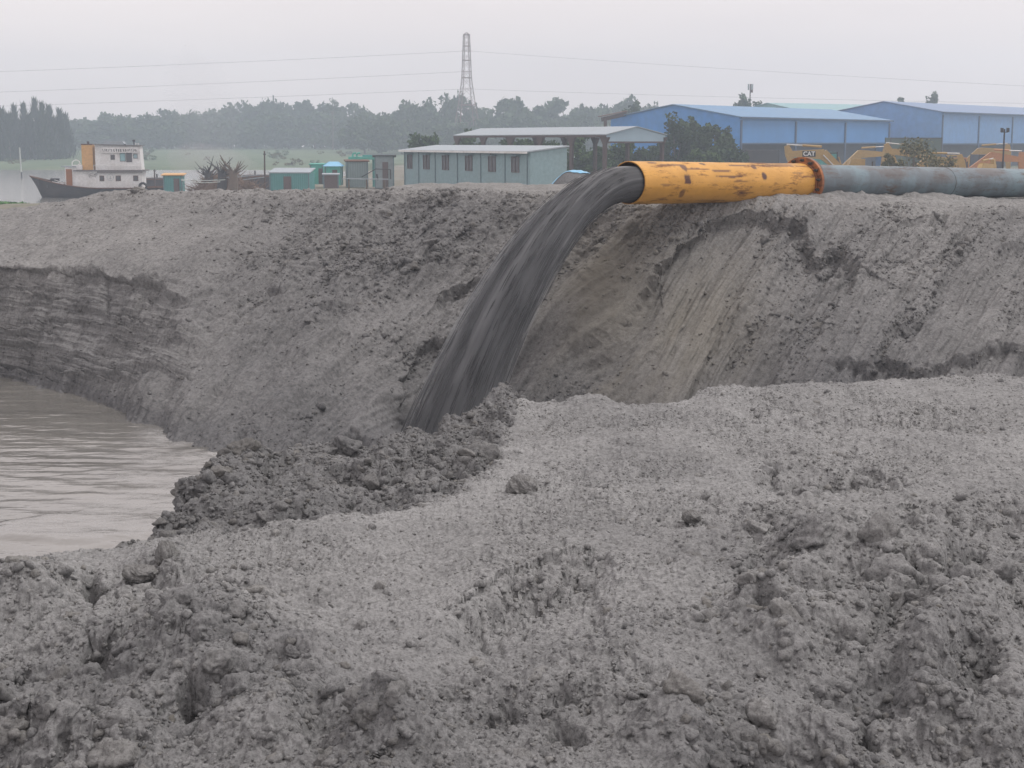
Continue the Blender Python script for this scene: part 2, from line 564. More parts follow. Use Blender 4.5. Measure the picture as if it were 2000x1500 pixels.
    F = grid_faces(P.shape[0], nc, flip=False)
    o = np_mesh("sand_ground", P.reshape(-1, 3), F, M['ledge'], attrs={'damp': damp, 'tan': np.zeros(damp.size)})
    return tag(o, None, None, None, 'structure')

ledge = build_ledge()

# ------------------------------------------------------------------ the bank across the pit, lofted through its profiles
#        px : back(z,d)    crest(py,d)  upper(py,d)   mid(py,d)     foot(py,d)
BANK = [(-900, 470, 47, 520, 43.0, 610, 40.0, 700, 39.0),
        (-400, 430, 41, 512, 36.5, 620, 35.2, 716, 34.4),
        (0, 412, 37, 514, 31.8, 625, 31.1, 740, 30.4),
        (110, 398, 36, 522, 31.2, 640, 30.0, 762, 28.8),
        (200, 380, 35, 530, 30.5, 660, 28.9, 790, 27.0),
        (250, 374, 34.6, 540, 29.8, 680, 27.9, 812, 26.0),
        (360, 377, 34, 566, 28.6, 720, 26.0, 862, 23.7),
        (510, 373, 33, 506, 29.6, 700, 26.2, 890, 22.8),
        (600, 375, 32.5, 500, 29.5, 700, 25.9, 900, 22.5),
        (740, 372, 31.6, 500, 28.9, 690, 25.9, 895, 22.9),
        (830, 372, 31.0, 500, 28.7, 690, 26.5, 880, 24.9),
        (950, 374, 30.4, 500, 28.3, 680, 26.8, 870, 25.3),
        (1100, 377, 29.8, 510, 27.9, 670, 26.6, 860, 25.2),
        (1200, 397, 28.6, 515, 27.5, 665, 26.3, 850, 25.0),
        (1300, 403, 28.3, 500, 27.5, 640, 26.3, 835, 24.8),
        (1430, 402, 29.4, 450, 28.9, 610, 27.0, 820, 25.2),
        (1600, 399, 29.8, 500, 28.3, 640, 26.4, 830, 24.3),
        (1800, 401, 30.4, 520, 28.0, 640, 26.0, 850, 23.4),
        (2000, 405, 30.8, 530, 27.6, 650, 25.6, 860, 23.0),
        (2500, 410, 31.5, 540, 27.5, 660, 25.4, 880, 22.4),
        (3200, 420, 33.0, 550, 28.0, 680, 25.4, 900, 22.0)]

PIPE_D = Vector((0.672, 0.740, -0.018)).normalized()
PIPE_M = W(1227, 357, 27.0)

def build_bank():
    px = np.concatenate([np.linspace(-900, -60, 90), np.linspace(-52, 2052, 1240), np.linspace(2064, 3200, 110)])
    nc = len(px)
    ker = np.hanning(61); ker /= ker.sum()
    def curve(k):
        v = interp(px, BANK, k)
        e = np.pad(v, 30, mode='edge')
        return np.convolve(e, ker, 'valid') * 0.75 + v * 0.25
    def pts(ky, kd, sm=True):
        py, d = curve(ky), curve(kd)
        yc = (750 - py) / FPX
        k = d / (CP + yc * SP)
        return np.stack([(px - 1000) / FPX * k, d, EYE + k * (-SP + yc * CP)], -1)
    crest, upper, mid, foot = pts(1, 2), pts(3, 4), pts(5, 6), pts(7, 8)
    # behind the crest: a nearly flat top, then the ground falls away
    dirv = crest / np.linalg.norm(crest[:, :2], axis=1, keepdims=True)
    def behind(dist, z):
        p = crest.copy()
        p[:, 0] += dirv[:, 0] * dist
        p[:, 1] += dirv[:, 1] * dist
        p[:, 2] = z
        return p
    right = smooth01(1150, 1350, px)
    left = 1 - smooth01(100, 400, px)
    b1 = behind(1.2, crest[:, 2] - 0.02)
    b2 = behind(4.0 + 6 * right, crest[:, 2] - 0.18 * right - 0.5 * (1 - right))
    b3 = behind(9.0 + 10 * right, crest[:, 2] - 1.6 - 2.0 * left)
    b4 = behind(22.0 + 8 * right, np.full(nc, 1.3) - 2.6 * left)
    f0 = foot.copy(); f0[:, 1] -= 2.0; f0[:, 0] *= f0[:, 1] / foot[:, 1]; f0[:, 2] = np.minimum(foot[:, 2], 1.0) - 0.15 + 0.9 * smooth01(1250, 1500, px)
    f1 = f0.copy(); f1[:, 1] = 6.0; f1[:, 2] -= 0.6
    knots = [b4, b3, b2, b1, crest, upper, mid, foot, f0, f1]
    nums = [14, 14, 60, 34, 190, 180, 180, 30, 14]
    rows = []
    for a, b, n in zip(knots, knots[1:], nums):
        t = np.linspace(0, 1, n, endpoint=False)[:, None, None]
        rows.append(a[None] * (1 - t) + b[None] * t)
    rows.append(knots[-1][None])
    P = np.concatenate(rows)
    nr = P.shape[0]
    # round the corners of the profile
    for _ in range(16):
        P[1:-1] = P[1:-1] * 0.5 + 0.25 * (P[:-2] + P[2:])
    gx, gy = project(P.reshape(-1, 3))
    gx, gy = gx.reshape(nr, nc), gy.reshape(nr, nc)
    r0 = sum(nums[:4])                       # crest row
    arc = np.cumsum(np.concatenate([np.zeros((1, nc)), np.linalg.norm(np.diff(P, axis=0), axis=2)]), axis=0)
    arc = arc - arc[r0][None]
    a = P[..., 0] + 0.0
    # fall lines run down to the lower left
    q = a + np.interp(gx, [0, 400, 750, 1150], [0.20, 0.34, 0.43, 0.60]) * arc + 0.05 * fbm(a * 0.5, arc * 0.5 + 5, 2)      # constant along a fall line
    face = smooth01(-0.3, 0.6, arc)
    n = grid_normals(P)
    if n[r0 + 100, 600, 1] > 0: n = -n
    smooth_sand = np.clip(gauss(gx, gy, 150, 465, 340, 62) * 1.5, 0, 1) * (1 - smooth01(515, 530, gy) * (1 - smooth01(300, 500, gx)))
    cut = np.clip(smooth01(520, 560, gy) * (1 - smooth01(330, 470, gx)) * (1 - smooth01(715, 760, gy)) * 1.1, 0, 1)
    rough = np.clip(1.2 * gauss(gx, gy, 850, 430, 330, 80) + 0.9 * gauss(gx, gy, 620, 520, 180, 60) + 0.8 * gauss(gx, gy, 1280, 430, 110, 50) + 0.7 * gauss(gx, gy, 1500, 640, 130, 60)
                    + 0.8 * gauss(gx, gy, 450, 850, 60, 40) + 0.6 * gauss(gx, gy, 1800, 480, 280, 60) + 0.6 * gauss(gx, gy, 1720, 760, 150, 40), 0, 1)
    rough = np.clip(rough + 0.38 * smooth01(0.05, 0.5, fbm(q * 0.45, arc * 0.22 + 4, 3)), 0, 1) * (1 - 0.9 * smooth_sand)
    rough = rough * (1 - 0.75 * gauss(gx, gy, 1380, 560, 130, 110))
    rough = rough * (1 - 0.85 * (1 - smooth01(380, 520, gx)) * smooth01(490, 530, gy))
    H = 0.16 * fbm(q * 0.35, arc * 0.18, 4) * face
    H += (0.15 * fbm(q * 1.2, arc * 0.16, 4) + 0.075 * fbm(q * 3.6, arc * 0.28, 3)) * face * (1 - 0.85 * smooth_sand) * (1 - 0.6 * cut)
    H -= 0.06 * np.maximum(0, 1 - 3.2 * np.abs(perlin(q * 0.95 + 3, arc * 0.12))) * face * (1 - smooth_sand)      # runnels
    H += 0.05 * fbm(a * 0.8, arc * 0.8, 3) * (1 - face)
    # bedding in the cut faces
    st = P[..., 2] * 5.2 + 0.5 * fbm(a * 0.5, arc * 0.4, 3) + 0.6 * perlin(a * 1.4, arc * 1.2)
    H += 0.10 * (st - np.floor(st) - 0.5) * cut * smooth01(-0.5, 0.2, fbm(a * 0.9, arc * 1.3, 2)) + 0.035 * fbm(a * 0.7 + 3, P[..., 2] * 9, 3) * cut
    g2 = np.clip(gauss(gx, gy, 520, 680, 85, 90) * 1.2, 0, 1)
    st = P[..., 2] * 3.6 + 0.35 * fbm(a * 1.2, arc * 0.6, 3)
    H += 0.15 * (st - np.floor(st) - 0.5) * g2 * smooth01(-0.3, 0.3, perlin(a * 2.4, arc * 0.5))
    H += 0.05 * fbm(a * 1.1, arc * 1.3, 3) * cut
    # slumps and scarps read off the photograph
    S = [([(-300, 505), (0, 514), (120, 521), (200, 528), (290, 548), (355, 568), (400, 548), (455, 527), (512, 503)], 0.13, 7, 150, 4, 0.10),
         ([(430, 640), (455, 600), (520, 570), (575, 560)], 0.08, 12, 60, 12, 0.2),
         ([(600, 640), (615, 605), (640, 595), (690, 590)], 0.09, 12, 50, 10, 0.3),
         ([(770, 850), (775, 770), (815, 690), (850, 655), (910, 660)], 0.16, 9, 45, 8, 0.3),
         ([(540, 885), (620, 865), (690, 850), (755, 885)], 0.12, 9, 40, 8, 0.3),
         ([(840, 590), (880, 555), (940, 530)], 0.14, 8, 26, 6, 0.4),
         ([(1170, 690), (1240, 575), (1290, 515), (1345, 465), (1400, 432), (1460, 420), (1555, 428), (1580, 455), (1602, 492), (1645, 470), (1668, 505), (1690, 520), (1650, 590), (1612, 640), (1585, 700)], 0.23, 10, 120, 7, 0.14),
         ([(1600, 505), (1640, 500), (1680, 520), (1640, 545)], 0.10, 8, 40, 6, 0.1),
         ([(1575, 700), (1640, 703), (1700, 712), (1730, 695), (1765, 712), (1800, 720), (1850, 706), (1900, 700), (1935, 668), (1975, 674), (2060, 690)], 0.15, 9, 90, 6, 0.2),
         ([(1745, 640), (1770, 628), (1798, 605)], 0.16, 8, 22, 4, 0.3),
         ([(1700, 470), (1780, 430), (1860, 405)], 0.07, 6, 30, 5, 0.4),
         ([(1930, 490), (1980, 470), (2040, 466)], 0.12, 8, 40, 5, 0.3)]
    for p, dep, w, fall, jit, up in S:
        h_, f_ = scarp(gx, gy, p, dep, w * 1.2, fall, jit * 1.6, up)
        H += np.where(np.abs(arc) < 40, h_, 0)
        rough = np.clip(rough + 0.10 * f_ * smooth01(420, 520, gx), 0, 1)
    # cracks in the right slab
    for p in ([(1640, 545), (1675, 520), (1735, 430)], [(1695, 440), (1640, 470)], [(1840, 455), (1848, 415)], [(1820, 420), (1832, 452)], [(200, 528), (197, 600)], [(1680, 515), (1740, 515), (1800, 490)]):
        d, s_, t_ = poly_dist(gx + 3 * fbm(gx / 12, gy / 12, 2), gy, p)
        H -= 0.06 * np.exp(-(d / 2.6) ** 2)
    # sand heaped against the pipe
    ax = (P[..., 0] - PIPE_M.x) * PIPE_D.x + (P[..., 1] - PIPE_M.y) * PIPE_D.y
    off = np.abs((P[..., 0] - PIPE_M.x) * PIPE_D.y - (P[..., 1] - PIPE_M.y) * PIPE_D.x)
    bury = smooth01(1.2, 4.6, ax) * np.exp(-(off / 0.9) ** 2) * (1 - face * 0.8)
    P += n * H[..., None]
    P[..., 2] += 0.20 * bury * (1 + 0.5 * fbm(P[..., 0] * 1.5, P[..., 1] * 1.5, 2)) * (1 - smooth01(9, 16, ax))
    # nothing of the bank may reach into the pipe or its jet
    n = grid_normals(P)
    if n[r0 + 100, 600, 1] > 0: n = -n
    q2 = q
    big = smooth01(0.15, 0.5, fbm(q * 0.7 + 2, arc * 0.6, 3))
    d2 = (0.12 * lumps(q2 * 1.7, arc * 1.1, 0.25, 31) * big + 0.08 * lumps(q2 * 4.2, arc * 2.6, 0.4, 37) + 0.05 * fbm(q2 * 3.4, arc * 1.4, 3)) * rough
    d2 += 0.035 * lumps(q2 * 5, arc * 3.4, 0.14, 41) * (1 - 0.6 * rough)
    d2 += 0.035 * fbm(q2 * 3.5, arc * 0.7, 4) * face * (1 - 0.7 * smooth_sand)
    d2 += (0.035 * fbm(a * 2.4, arc * 2.4, 4) + 0.05 * lumps(a * 3.5, arc * 3.5, 0.25, 43)) * (1 - face)
    d2 = np.where(np.abs(arc) < 40, d2, 0)
    P += n * d2[..., None]
    n = grid_normals(P)
    if n[r0 + 100, 600, 1] > 0: n = -n
    d3 = (0.035 * lumps(q2 * 9, arc * 5, 0.4, 47) + 0.03 * billow(q2 * 8, arc * 4, 1)) * np.clip(rough + 0.06, 0, 1) + 0.022 * fbm(q2 * 9, arc * 5, 3) * (0.4 + rough) * (1 - 0.85 * smooth_sand) * (1 - 0.5 * cut)
    P += n * d3[..., None]
    lit_paint = np.clip(gauss(gx, gy, 200, 460, 420, 75) + 0.9 * (1 - smooth01(0.0, 0.7, arc)) + 0.5 * gauss(gx, gy, 1750, 480, 330, 150), 0, 1)  # upper slope and crest coloured lighter, as the lit part
    damp = 0.55 + 0.25 * fbm(q * 0.4, arc * 0.15 + 9, 4) + 0.3 * smooth01(620, 860, gy) + 0.02 * cut - 0.6 * lit_paint + 0.15 * rough  # moisture, plus shade painted down the bank face
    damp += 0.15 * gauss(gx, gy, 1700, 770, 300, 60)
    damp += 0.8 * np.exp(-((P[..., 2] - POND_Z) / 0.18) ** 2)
    tan = 0.55 * gauss(gx, gy, 1230, 660, 160, 180) * smooth01(-0.5, 0.6, fbm(q * 1.2, arc * 0.2, 3)) + 0.35 * gauss(gx, gy, 1400, 600, 110, 160)
    tan += 0.6 * gauss(gx, gy, 1180, 560, 110, 150)
    BANKD.update(P=P, rough=rough, damp=damp, tan=tan, arc=arc, gx=gx, gy=gy, face=face, q=q, smooth=smooth_sand, cut=cut)
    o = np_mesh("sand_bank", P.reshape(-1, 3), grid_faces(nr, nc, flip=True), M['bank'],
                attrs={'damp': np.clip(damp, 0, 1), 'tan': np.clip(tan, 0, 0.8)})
    return tag(o, None, None, None, 'structure')

bank = build_bank()

# ------------------------------------------------------------------ loose crumbs and clods, thousands of them, half bedded in the sand
def ico(sub):
    import bmesh
    bm = bmesh.new()
    bmesh.ops.create_icosphere(bm, subdivisions=sub, radius=1.0)
    v = np.array([x.co[:] for x in bm.verts]); f = np.array([[w.index for w in x.verts] for x in bm.faces])
    bm.free()
    return v, f

def clod_shape(v, seed, rough_amp):
    """irregular broken lump: a ball trimmed by random planes, then roughened"""
    r = np.random.default_rng(seed)
    d = v / np.linalg.norm(v, axis=1, keepdims=True)
    n = r.normal(size=(13, 3)); n /= np.linalg.norm(n, axis=1, keepdims=True)
    h = r.uniform(0.58, 1.0, 13)
    c = d @ n.T
    rad = np.min(np.where(c > 0.05, h / np.maximum(c, 0.05), 9.0), axis=1)
    rad = np.minimum(rad, 1.25)
    o = seed * 3.7
    def n3(f): return (perlin(d[:, 0] * f + o, d[:, 1] * f) + perlin(d[:, 1] * f + o, d[:, 2] * f + 4) + perlin(d[:, 2] * f + o, d[:, 0] * f + 8)) / 1.7
    rad = rad * (1 + 0.20 * n3(1.5) + rough_amp * (n3(3.2) + 0.6 * n3(7) - 0.6 * np.abs(n3(5)) + (0.35 * n3(15) - 0.35 * np.abs(n3(11)) + 0.2 * n3(26) if len(v) > 700 else 0)))
    return d * rad[:, None] * r.uniform(0.75, 1.2, 3)

CLODS = {sub: [] for sub in (1, 2, 3, 4)}
for sub, cnt, amp in ((1, 6, 0.10), (2, 8, 0.18), (3, 8, 0.20), (4, 9, 0.22)):
    v0, f0 = ico(sub)
    CLODS[sub] = [(clod_shape(v0, 50 * sub + k, amp), f0) for k in range(cnt)]

def scatter(name, P, weight, sets, mat, attrs, seed, label, fixed=()):
    """sets: (count, rmin, rmax, power, subdivision, weight power, sink)"""
    r = np.random.default_rng(seed)
    du, dv = np.gradient(P, axis=1), np.gradient(P, axis=0)
    cr = np.cross(du, dv)
    area = np.linalg.norm(cr, axis=2)
    nrm = cr / (area[..., None] + 1e-12)
    flip = np.sign(nrm[..., 2] + 0.3 * -nrm[..., 1]); nrm = nrm * np.where(flip == 0, 1, flip)[..., None]
    Pf, Nf = P.reshape(-1, 3), nrm.reshape(-1, 3)
    VV, FF, AA, base = [], [], {k: [] for k in attrs}, 0
    for cnt, r0, r1, pw, sub, wp, sink in sets:
        w = (np.clip(weight, 0, 1) ** wp * area).reshape(-1)
        cum = np.cumsum(w); cum /= cum[-1]
        idx = np.searchsorted(cum, r.random(cnt))
        rad = r0 + (r1 - r0) * r.random(cnt) ** pw
        if fixed and sub == 4:
            idx = np.concatenate([idx, [q[0] for q in fixed]]); rad = np.concatenate([rad, [q[1] for q in fixed]]); cnt = len(idx)
        var = r.integers(0, len(CLODS[sub]), cnt)
        for k, (v, f) in enumerate(CLODS[sub]):
            m = np.where(var == k)[0]
            if not len(m): continue
            q = r.normal(size=(len(m), 4)); q /= np.linalg.norm(q, axis=1, keepdims=True)
            a, b, c, d = q.T
            R = np.stack([np.stack([1 - 2 * (c * c + d * d), 2 * (b * c - a * d), 2 * (b * d + a * c)], -1),
                          np.stack([2 * (b * c + a * d), 1 - 2 * (b * b + d * d), 2 * (c * d - a * b)], -1),
                          np.stack([2 * (b * d - a * c), 2 * (c * d + a * b), 1 - 2 * (b * b + c * c)], -1)], 1)
            V = np.einsum('nij,vj->nvi', R, v) * rad[m][:, None, None]
            V[..., 2] *= 0.85
            V += (Pf[idx[m]] + Nf[idx[m]] * (rad[m] * (0.55 - sink * r.uniform(0.6, 1.5, len(m))))[:, None])[:, None, :]
            VV.append(V.reshape(-1, 3))
            FF.append((f[None] + (base + np.arange(len(m)) * len(v))[:, None, None]).reshape(-1, 3))
            base += len(m) * len(v)
            for an, av in attrs.items():
                t = np.clip(av.reshape(-1)[idx[m]] + r.normal(size=len(m)) * 0.12, 0, 1)
                AA[an].append(np.repeat(t, len(v)))
    o = np_mesh(name, np.concatenate(VV), np.concatenate(FF), mat, smooth=True, attrs={k: np.concatenate(v) for k, v in AA.items()})
    return tag(o, label, "clods", None, 'stuff')

def scatter_all():
    L = LEDGE
    x, y = L['P'][..., 0], L['P'][..., 1]
    infr = smooth01(-320, -200, L['gx']) * (1 - smooth01(2200, 2320, L['gx'])) * (1 - smooth01(1600, 1640, L['gy'])) * (1 - smooth01(0.25, 0.4, L['back']))
    clump = smooth01(-0.15, 0.45, fbm(x * 2.3, y * 2.3, 3))
    w = np.maximum(np.clip(L['cl'], 0, 1) * (0.25 + 0.75 * clump), np.clip(L['sp'], 0, 1) * (0.55 + 0.45 * clump))
    w = np.maximum(w, 0.15 * L['fc'])
    w = (w + 0.018 * L['patch'] + 0.006) * infr
    dm = {'damp': L['damp'].reshape(x.shape), 'tan': np.zeros_like(x)}
    BIG = [(385, 1290, 46), (250, 1395, 46), (575, 1312, 22), (600, 1345, 40), (470, 1400, 46), (90, 1180, 34), (40, 1150, 26), (150, 1200, 22), (240, 1165, 24), (300, 1190, 22), (330, 1275, 30),
           (170, 1290, 34), (60, 1310, 40), (120, 1420, 44), (30, 1440, 40), (220, 1460, 46), (330, 1420, 40), (420, 1340, 36), (640, 1480, 36), (700, 1440, 34), (790, 1450, 30), (730, 1475, 30), (520, 1460, 36),
           (1590, 1125, 40), (1560, 1060, 36), (1520, 1040, 28), (1500, 1190, 36), (1470, 1205, 24), (1600, 1060, 30), (1650, 1090, 26), (1720, 1130, 44), (1690, 1180, 26), (1770, 1110, 30), (1530, 1265, 40), (1440, 1250, 30),
           (1860, 1140, 30), (1890, 1190, 34), (1940, 1150, 30), (1820, 1310, 30), (1960, 1330, 46), (1900, 1400, 40), (1790, 1420, 30), (1480, 1440, 30), (1330, 1420, 40), (1400, 1470, 40), (1240, 1440, 30), (1600, 1400, 26),
           (1700, 1480, 40), (1850, 1480, 36), (1480, 1075, 22), (1440, 1060, 20), (1780, 1010, 26), (480, 900, 26), (640, 885, 18), (440, 920, 20), (560, 930, 18), (700, 940, 18), (400, 960, 18), (880, 930, 18), (960, 800, 16), (985, 782, 16),
           (1000, 800, 12), (930, 830, 14), (900, 880, 14), (540, 1000, 22), (620, 985, 20), (760, 960, 16), (360, 990, 18), (680, 900, 16), (820, 890, 14)]
    fixed = []
    for bx, by, br in BIG:
        j = int(np.argmin((L['gx'] - bx) ** 2 + (L['gy'] - by) ** 2 + 1e6 * (L['back'] > 0.01)))
        fixed.append((j, br * L['P'].reshape(-1, 3)[j, 1] / FPX * 1.1))
    scatter("sand_clods", L['P'], w, [(70, 0.05, 0.10, 2.0, 4, 1.3, 0.78), (1000, 0.022, 0.048, 2.0, 3, 1.1, 0.82), (7000, 0.010, 0.024, 1.7, 2, 0.95, 0.72), (32000, 0.005, 0.011, 1.2, 1, 0.8, 0.5)],
            M['ledge'], dm, 3, "grey crumbs and broken clods strewn over the near sand ledge", fixed)
    w2 = (0.004 + 0.02 * L['patch']) * infr * (1 - np.clip(L['cl'] + L['sp'], 0, 0.9))
    scatter("sand_crumbs", L['P'], w2, [(32000, 0.004, 0.009, 1.7, 1, 1.0, 0.65), (350, 0.010, 0.022, 2.0, 2, 1.0, 0.7)], M['ledge'], dm, 4, "fine crumbs lying on the smooth part of the near sand ledge")
    B = BANKD
    infr = smooth01(-60, -20, B['gx']) * (1 - smooth01(2020, 2060, B['gx'])) * smooth01(-0.6, -0.2, B['arc']) * smooth01(-60, 0, -B['gy'] + 900)
    clump = smooth01(-0.1, 0.4, fbm(B['q'] * 1.1 + 3, B['arc'] * 0.45, 3))
    w = np.clip(B['rough'], 0, 1) * (0.15 + 0.85 * clump) * infr * (1 - 0.95 * B['smooth']) + 0.01 * infr
    scatter("bank_clods", B['P'], w, [(60, 0.08, 0.17, 2.4, 3, 1.5, 0.85), (1100, 0.04, 0.08, 1.9, 2, 1.2, 0.75), (11000, 0.016, 0.04, 1.4, 1, 0.9, 0.6)],
            M['bank'], {'damp': B['damp'] + 0.15, 'tan': B['tan']}, 5, "broken clods lodged on the rough parts of the far sand bank")
scatter_all()

# ------------------------------------------------------------------ muddy water in the pit
def water_material(name, col, rough, scale, dist, foam=False):
    m, nt, b = nodes_of(name)
    v = coords(nt, "Object", (0.55, 1.7, 1))
    h1 = noise(nt, v, scale, 4, 0.55)
    h2 = noise(nt, coords(nt, "Object", (0.35, 1.0, 1)), scale * 0.3, 3, 0.5)
    hh = mix(nt, 0.5, h1, h2)
    base = mix(nt, ramp(nt, h2, [(0.35, 0.0), (0.65, 1.0)]), [k * 0.85 for k in col], [k * 1.15 for k in col])
    b.inputs["Roughness"].default_value = rough
    if foam:
        fo = attr(nt, "foam")
        fl = noise(nt, coords(nt, "Object", (1, 2.2, 1)), 6.0, 5, 0.7)
        fk = nt.nodes.new("ShaderNodeMath"); fk.operation = 'MULTIPLY'
        nt.links.new(fo, fk.inputs[0])
        nt.links.new(ramp(nt, fl, [(0.38, 0.45), (0.58, 1.0)]), fk.inputs[1])
        base = mix(nt, fk.outputs[0], base, (0.25, 0.245, 0.24))
        r = nt.nodes.new("ShaderNodeMath"); r.operation = 'MULTIPLY_ADD'
        nt.links.new(fk.outputs[0], r.inputs[0]); r.inputs[1].default_value = 0.28; r.inputs[2].default_value = rough
        nt.links.new(r.outputs[0], b.inputs["Roughness"])
    nt.links.new(base, b.inputs["Base Color"])
    b.inputs["IOR"].default_value = 1.55
    b.inputs["Specular IOR Level"].default_value = 0.95
    bump(nt, b, hh, 1.0, dist)
    return m

def build_pond():
    xs = np.linspace(-22, 5.5, 460)
    ys = np.linspace(6.0, 33.0, 460)
    xg, yg = np.meshgrid(xs, ys)
    P = np.stack([xg, yg, np.full_like(xg, POND_Z)], -1)
    gx, gy = project(P.reshape(-1, 3)); gx, gy = gx.reshape(xg.shape), gy.reshape(xg.shape)
    # wind ripples, and the churn spreading from where the jet lands
    churn = np.exp(-(((xg + 1.2) / 4.2) ** 2 + ((yg - 21.5) / 6.0) ** 2))
    calm = gauss(gx, gy, 60, 1060, 230, 60)
    t = yg + 0.25 * xg + 0.5 * fbm(xg * 0.4, yg * 0.4, 2)
    h = 0.0045 * np.sin(t * 8.2 + 2.5 * fbm(xg * 0.6, yg * 0.8, 2)) + 0.009 * fbm(xg * 1.2, yg * 3.6, 4)
    P[..., 2] += h * (1 - 0.85 * calm) + 0.035 * churn * fbm(xg * 1.6, yg * 1.6, 4)
    foam = np.clip(0.95 * gauss(gx, gy, 370, 930, 110, 60) + 0.9 * gauss(gx, gy, 270, 1000, 130, 45) + 1.2 * churn + 0.5 * gauss(gx, gy, 310, 850, 60, 22), 0, 1)
    foam = 1.25 * foam * smooth01(-1.0, 0.25, fbm(xg * 0.55 + yg * 0.2, yg * 1.1, 4))
    bar = smooth01(0.42, 0.62, gauss(gx, gy, 150, 1035, 190, 38) + 0.22 * fbm(xg * 0.6, yg * 1.1 + 3, 4))
    P[..., 2] += 0.045 * bar
    foam = np.maximum(foam, bar)
    m = water_material("muddy_water", (0.155, 0.148, 0.135), 0.04, 2.6, 0.035, foam=True)
    o = np_mesh("pit_water", P.reshape(-1, 3), grid_faces(460, 460), m, attrs={'foam': foam})
    return tag(o, None, None, None, 'structure')

pond = build_pond()

# ------------------------------------------------------------------ pipes and slurry jet
R_PIPE = 0.375

def frame_of(axis):
    axis = Vector(axis).normalized()
    side = axis.cross(Vector((0, 0, 1))).normalized()
    up = side.cross(axis).normalized()
    return axis, side, up

def pipe_material(name, paint, rust, paint2=None, worn=0.5):
    m, nt, b = nodes_of(name)
    v = coords(nt, "Object", (1, 1, 1))
    st = coords(nt, "Object", (0.35, 1.6, 1.6))
    n1, n2, n3 = noise(nt, v, 1.8, 6, 0.6), noise(nt, st, 3.4, 8, 0.75), noise(nt, v, 26, 4, 0.7)
    c = mix(nt, ramp(nt, n1, [(0.35, 0), (0.65, 1)]), [k * 0.82 for k in paint], paint)
    if paint2:
        c = mix(nt, ramp(nt, noise(nt, v, 0.9, 5, 0.65), [(0.45, 0), (0.62, 1)]), c, paint2)
    c = mix(nt, ramp(nt, n2, [(0.53, 0), (0.59, worn), (0.66, 1)]), c, rust)
    c = mix(nt, ramp(nt, n3, [(0.66, 0), (0.74, 0.8)]), c, [k * 0.6 for k in rust])
    ru = attr(nt, "rust")
    c = mix(nt, ru, c, mix(nt, ramp(nt, n3, [(0.3, 0), (0.7, 1)]), [k * 0.55 for k in rust], rust))
    nt.links.new(c, b.inputs["Base Color"])
    nt.links.new(ramp(nt, n2, [(0.5, 0.42), (0.65, 0.8)]), b.inputs["Roughness"])
    b.inputs["Specular IOR Level"].default_value = 0.35
    bump(nt, b, n2, 0.5, 0.006)
    return m

M['yellow_pipe'] = pipe_material("yellow_pipe_paint", (0.66, 0.34, 0.07), (0.115, 0.045, 0.03))
M['orange_flange'] = pipe_material("orange_flange_paint", (0.47, 0.17, 0.05), (0.12, 0.05, 0.03))
M['grey_pipe'] = pipe_material("weathered_steel", (0.125, 0.15, 0.17), (0.13, 0.09, 0.075), (0.15, 0.215, 0.25), 0.35)
M['bolt'] = plain("rusty_bolt", (0.035, 0.028, 0.026), 0.7, 0.2)

def long_pipe(name, length, r_out, r_in, mat, parent, spots, nl=220, na=96, dents=0.004):
    """tube along local +X with an open mouth at x=0"""
    xs = np.linspace(0, length, nl)
    an = np.linspace(0, 2 * np.pi, na, endpoint=False)
    xg, ag = np.meshgrid(xs, an, indexing='ij')
    rr = r_out + dents * fbm(xg * 1.2, np.cos(ag) * 2 + np.sin(ag) * 3, 3)
    Vo = np.stack([xg, rr * np.cos(ag), rr * np.sin(ag)], -1)
    Vi = np.stack([xg, r_in * np.cos(ag), r_in * np.sin(ag)], -1)
    V = np.concatenate([Vo.reshape(-1, 3), Vi.reshape(-1, 3)])
    i = np.arange(nl - 1)[:, None] * na; j = np.arange(na)[None, :]; k = (j + 1) % na
    f = np.stack([i + j, i + na + j, i + na + k, i + k], -1).reshape(-1, 4)
    o = nl * na
    f2 = f[:, ::-1] + o
    jj = np.arange(na); kk = (jj + 1) % na
    lip = np.stack([jj, kk, o + kk, o + jj], -1)
    e = (nl - 1) * na
    lip2 = np.stack([e + kk, e + jj, o + e + jj, o + e + kk], -1)
    deg = np.degrees(ag) % 360
    rust = np.zeros_like(xg)
    for sx, sa, wx, wa, am in spots:
        wob = 0.25 * fbm(xg * 9, ag * 3, 3)
        rust = np.maximum(rust, am * smooth01(0.30, 0.55, np.exp(-((xg - sx) / wx) ** 2 - ((deg - sa) / wa) ** 2) + wob * 0.8))
    rust = np.concatenate([rust.reshape(-1), np.full(o, 0.9)])
    return np_mesh(name, V, np.concatenate([f, f2, lip, lip2]), mat, parent, attrs={'rust': np.clip(rust, 0, 1)})

def place_axis(o, origin, axis):
    a, s, u = frame_of(axis)
    Rm = Matrix((a, s, u)).transposed().to_4x4()
    Rm.translation = origin
    o.matrix_world = Rm

L_YEL = 5.62
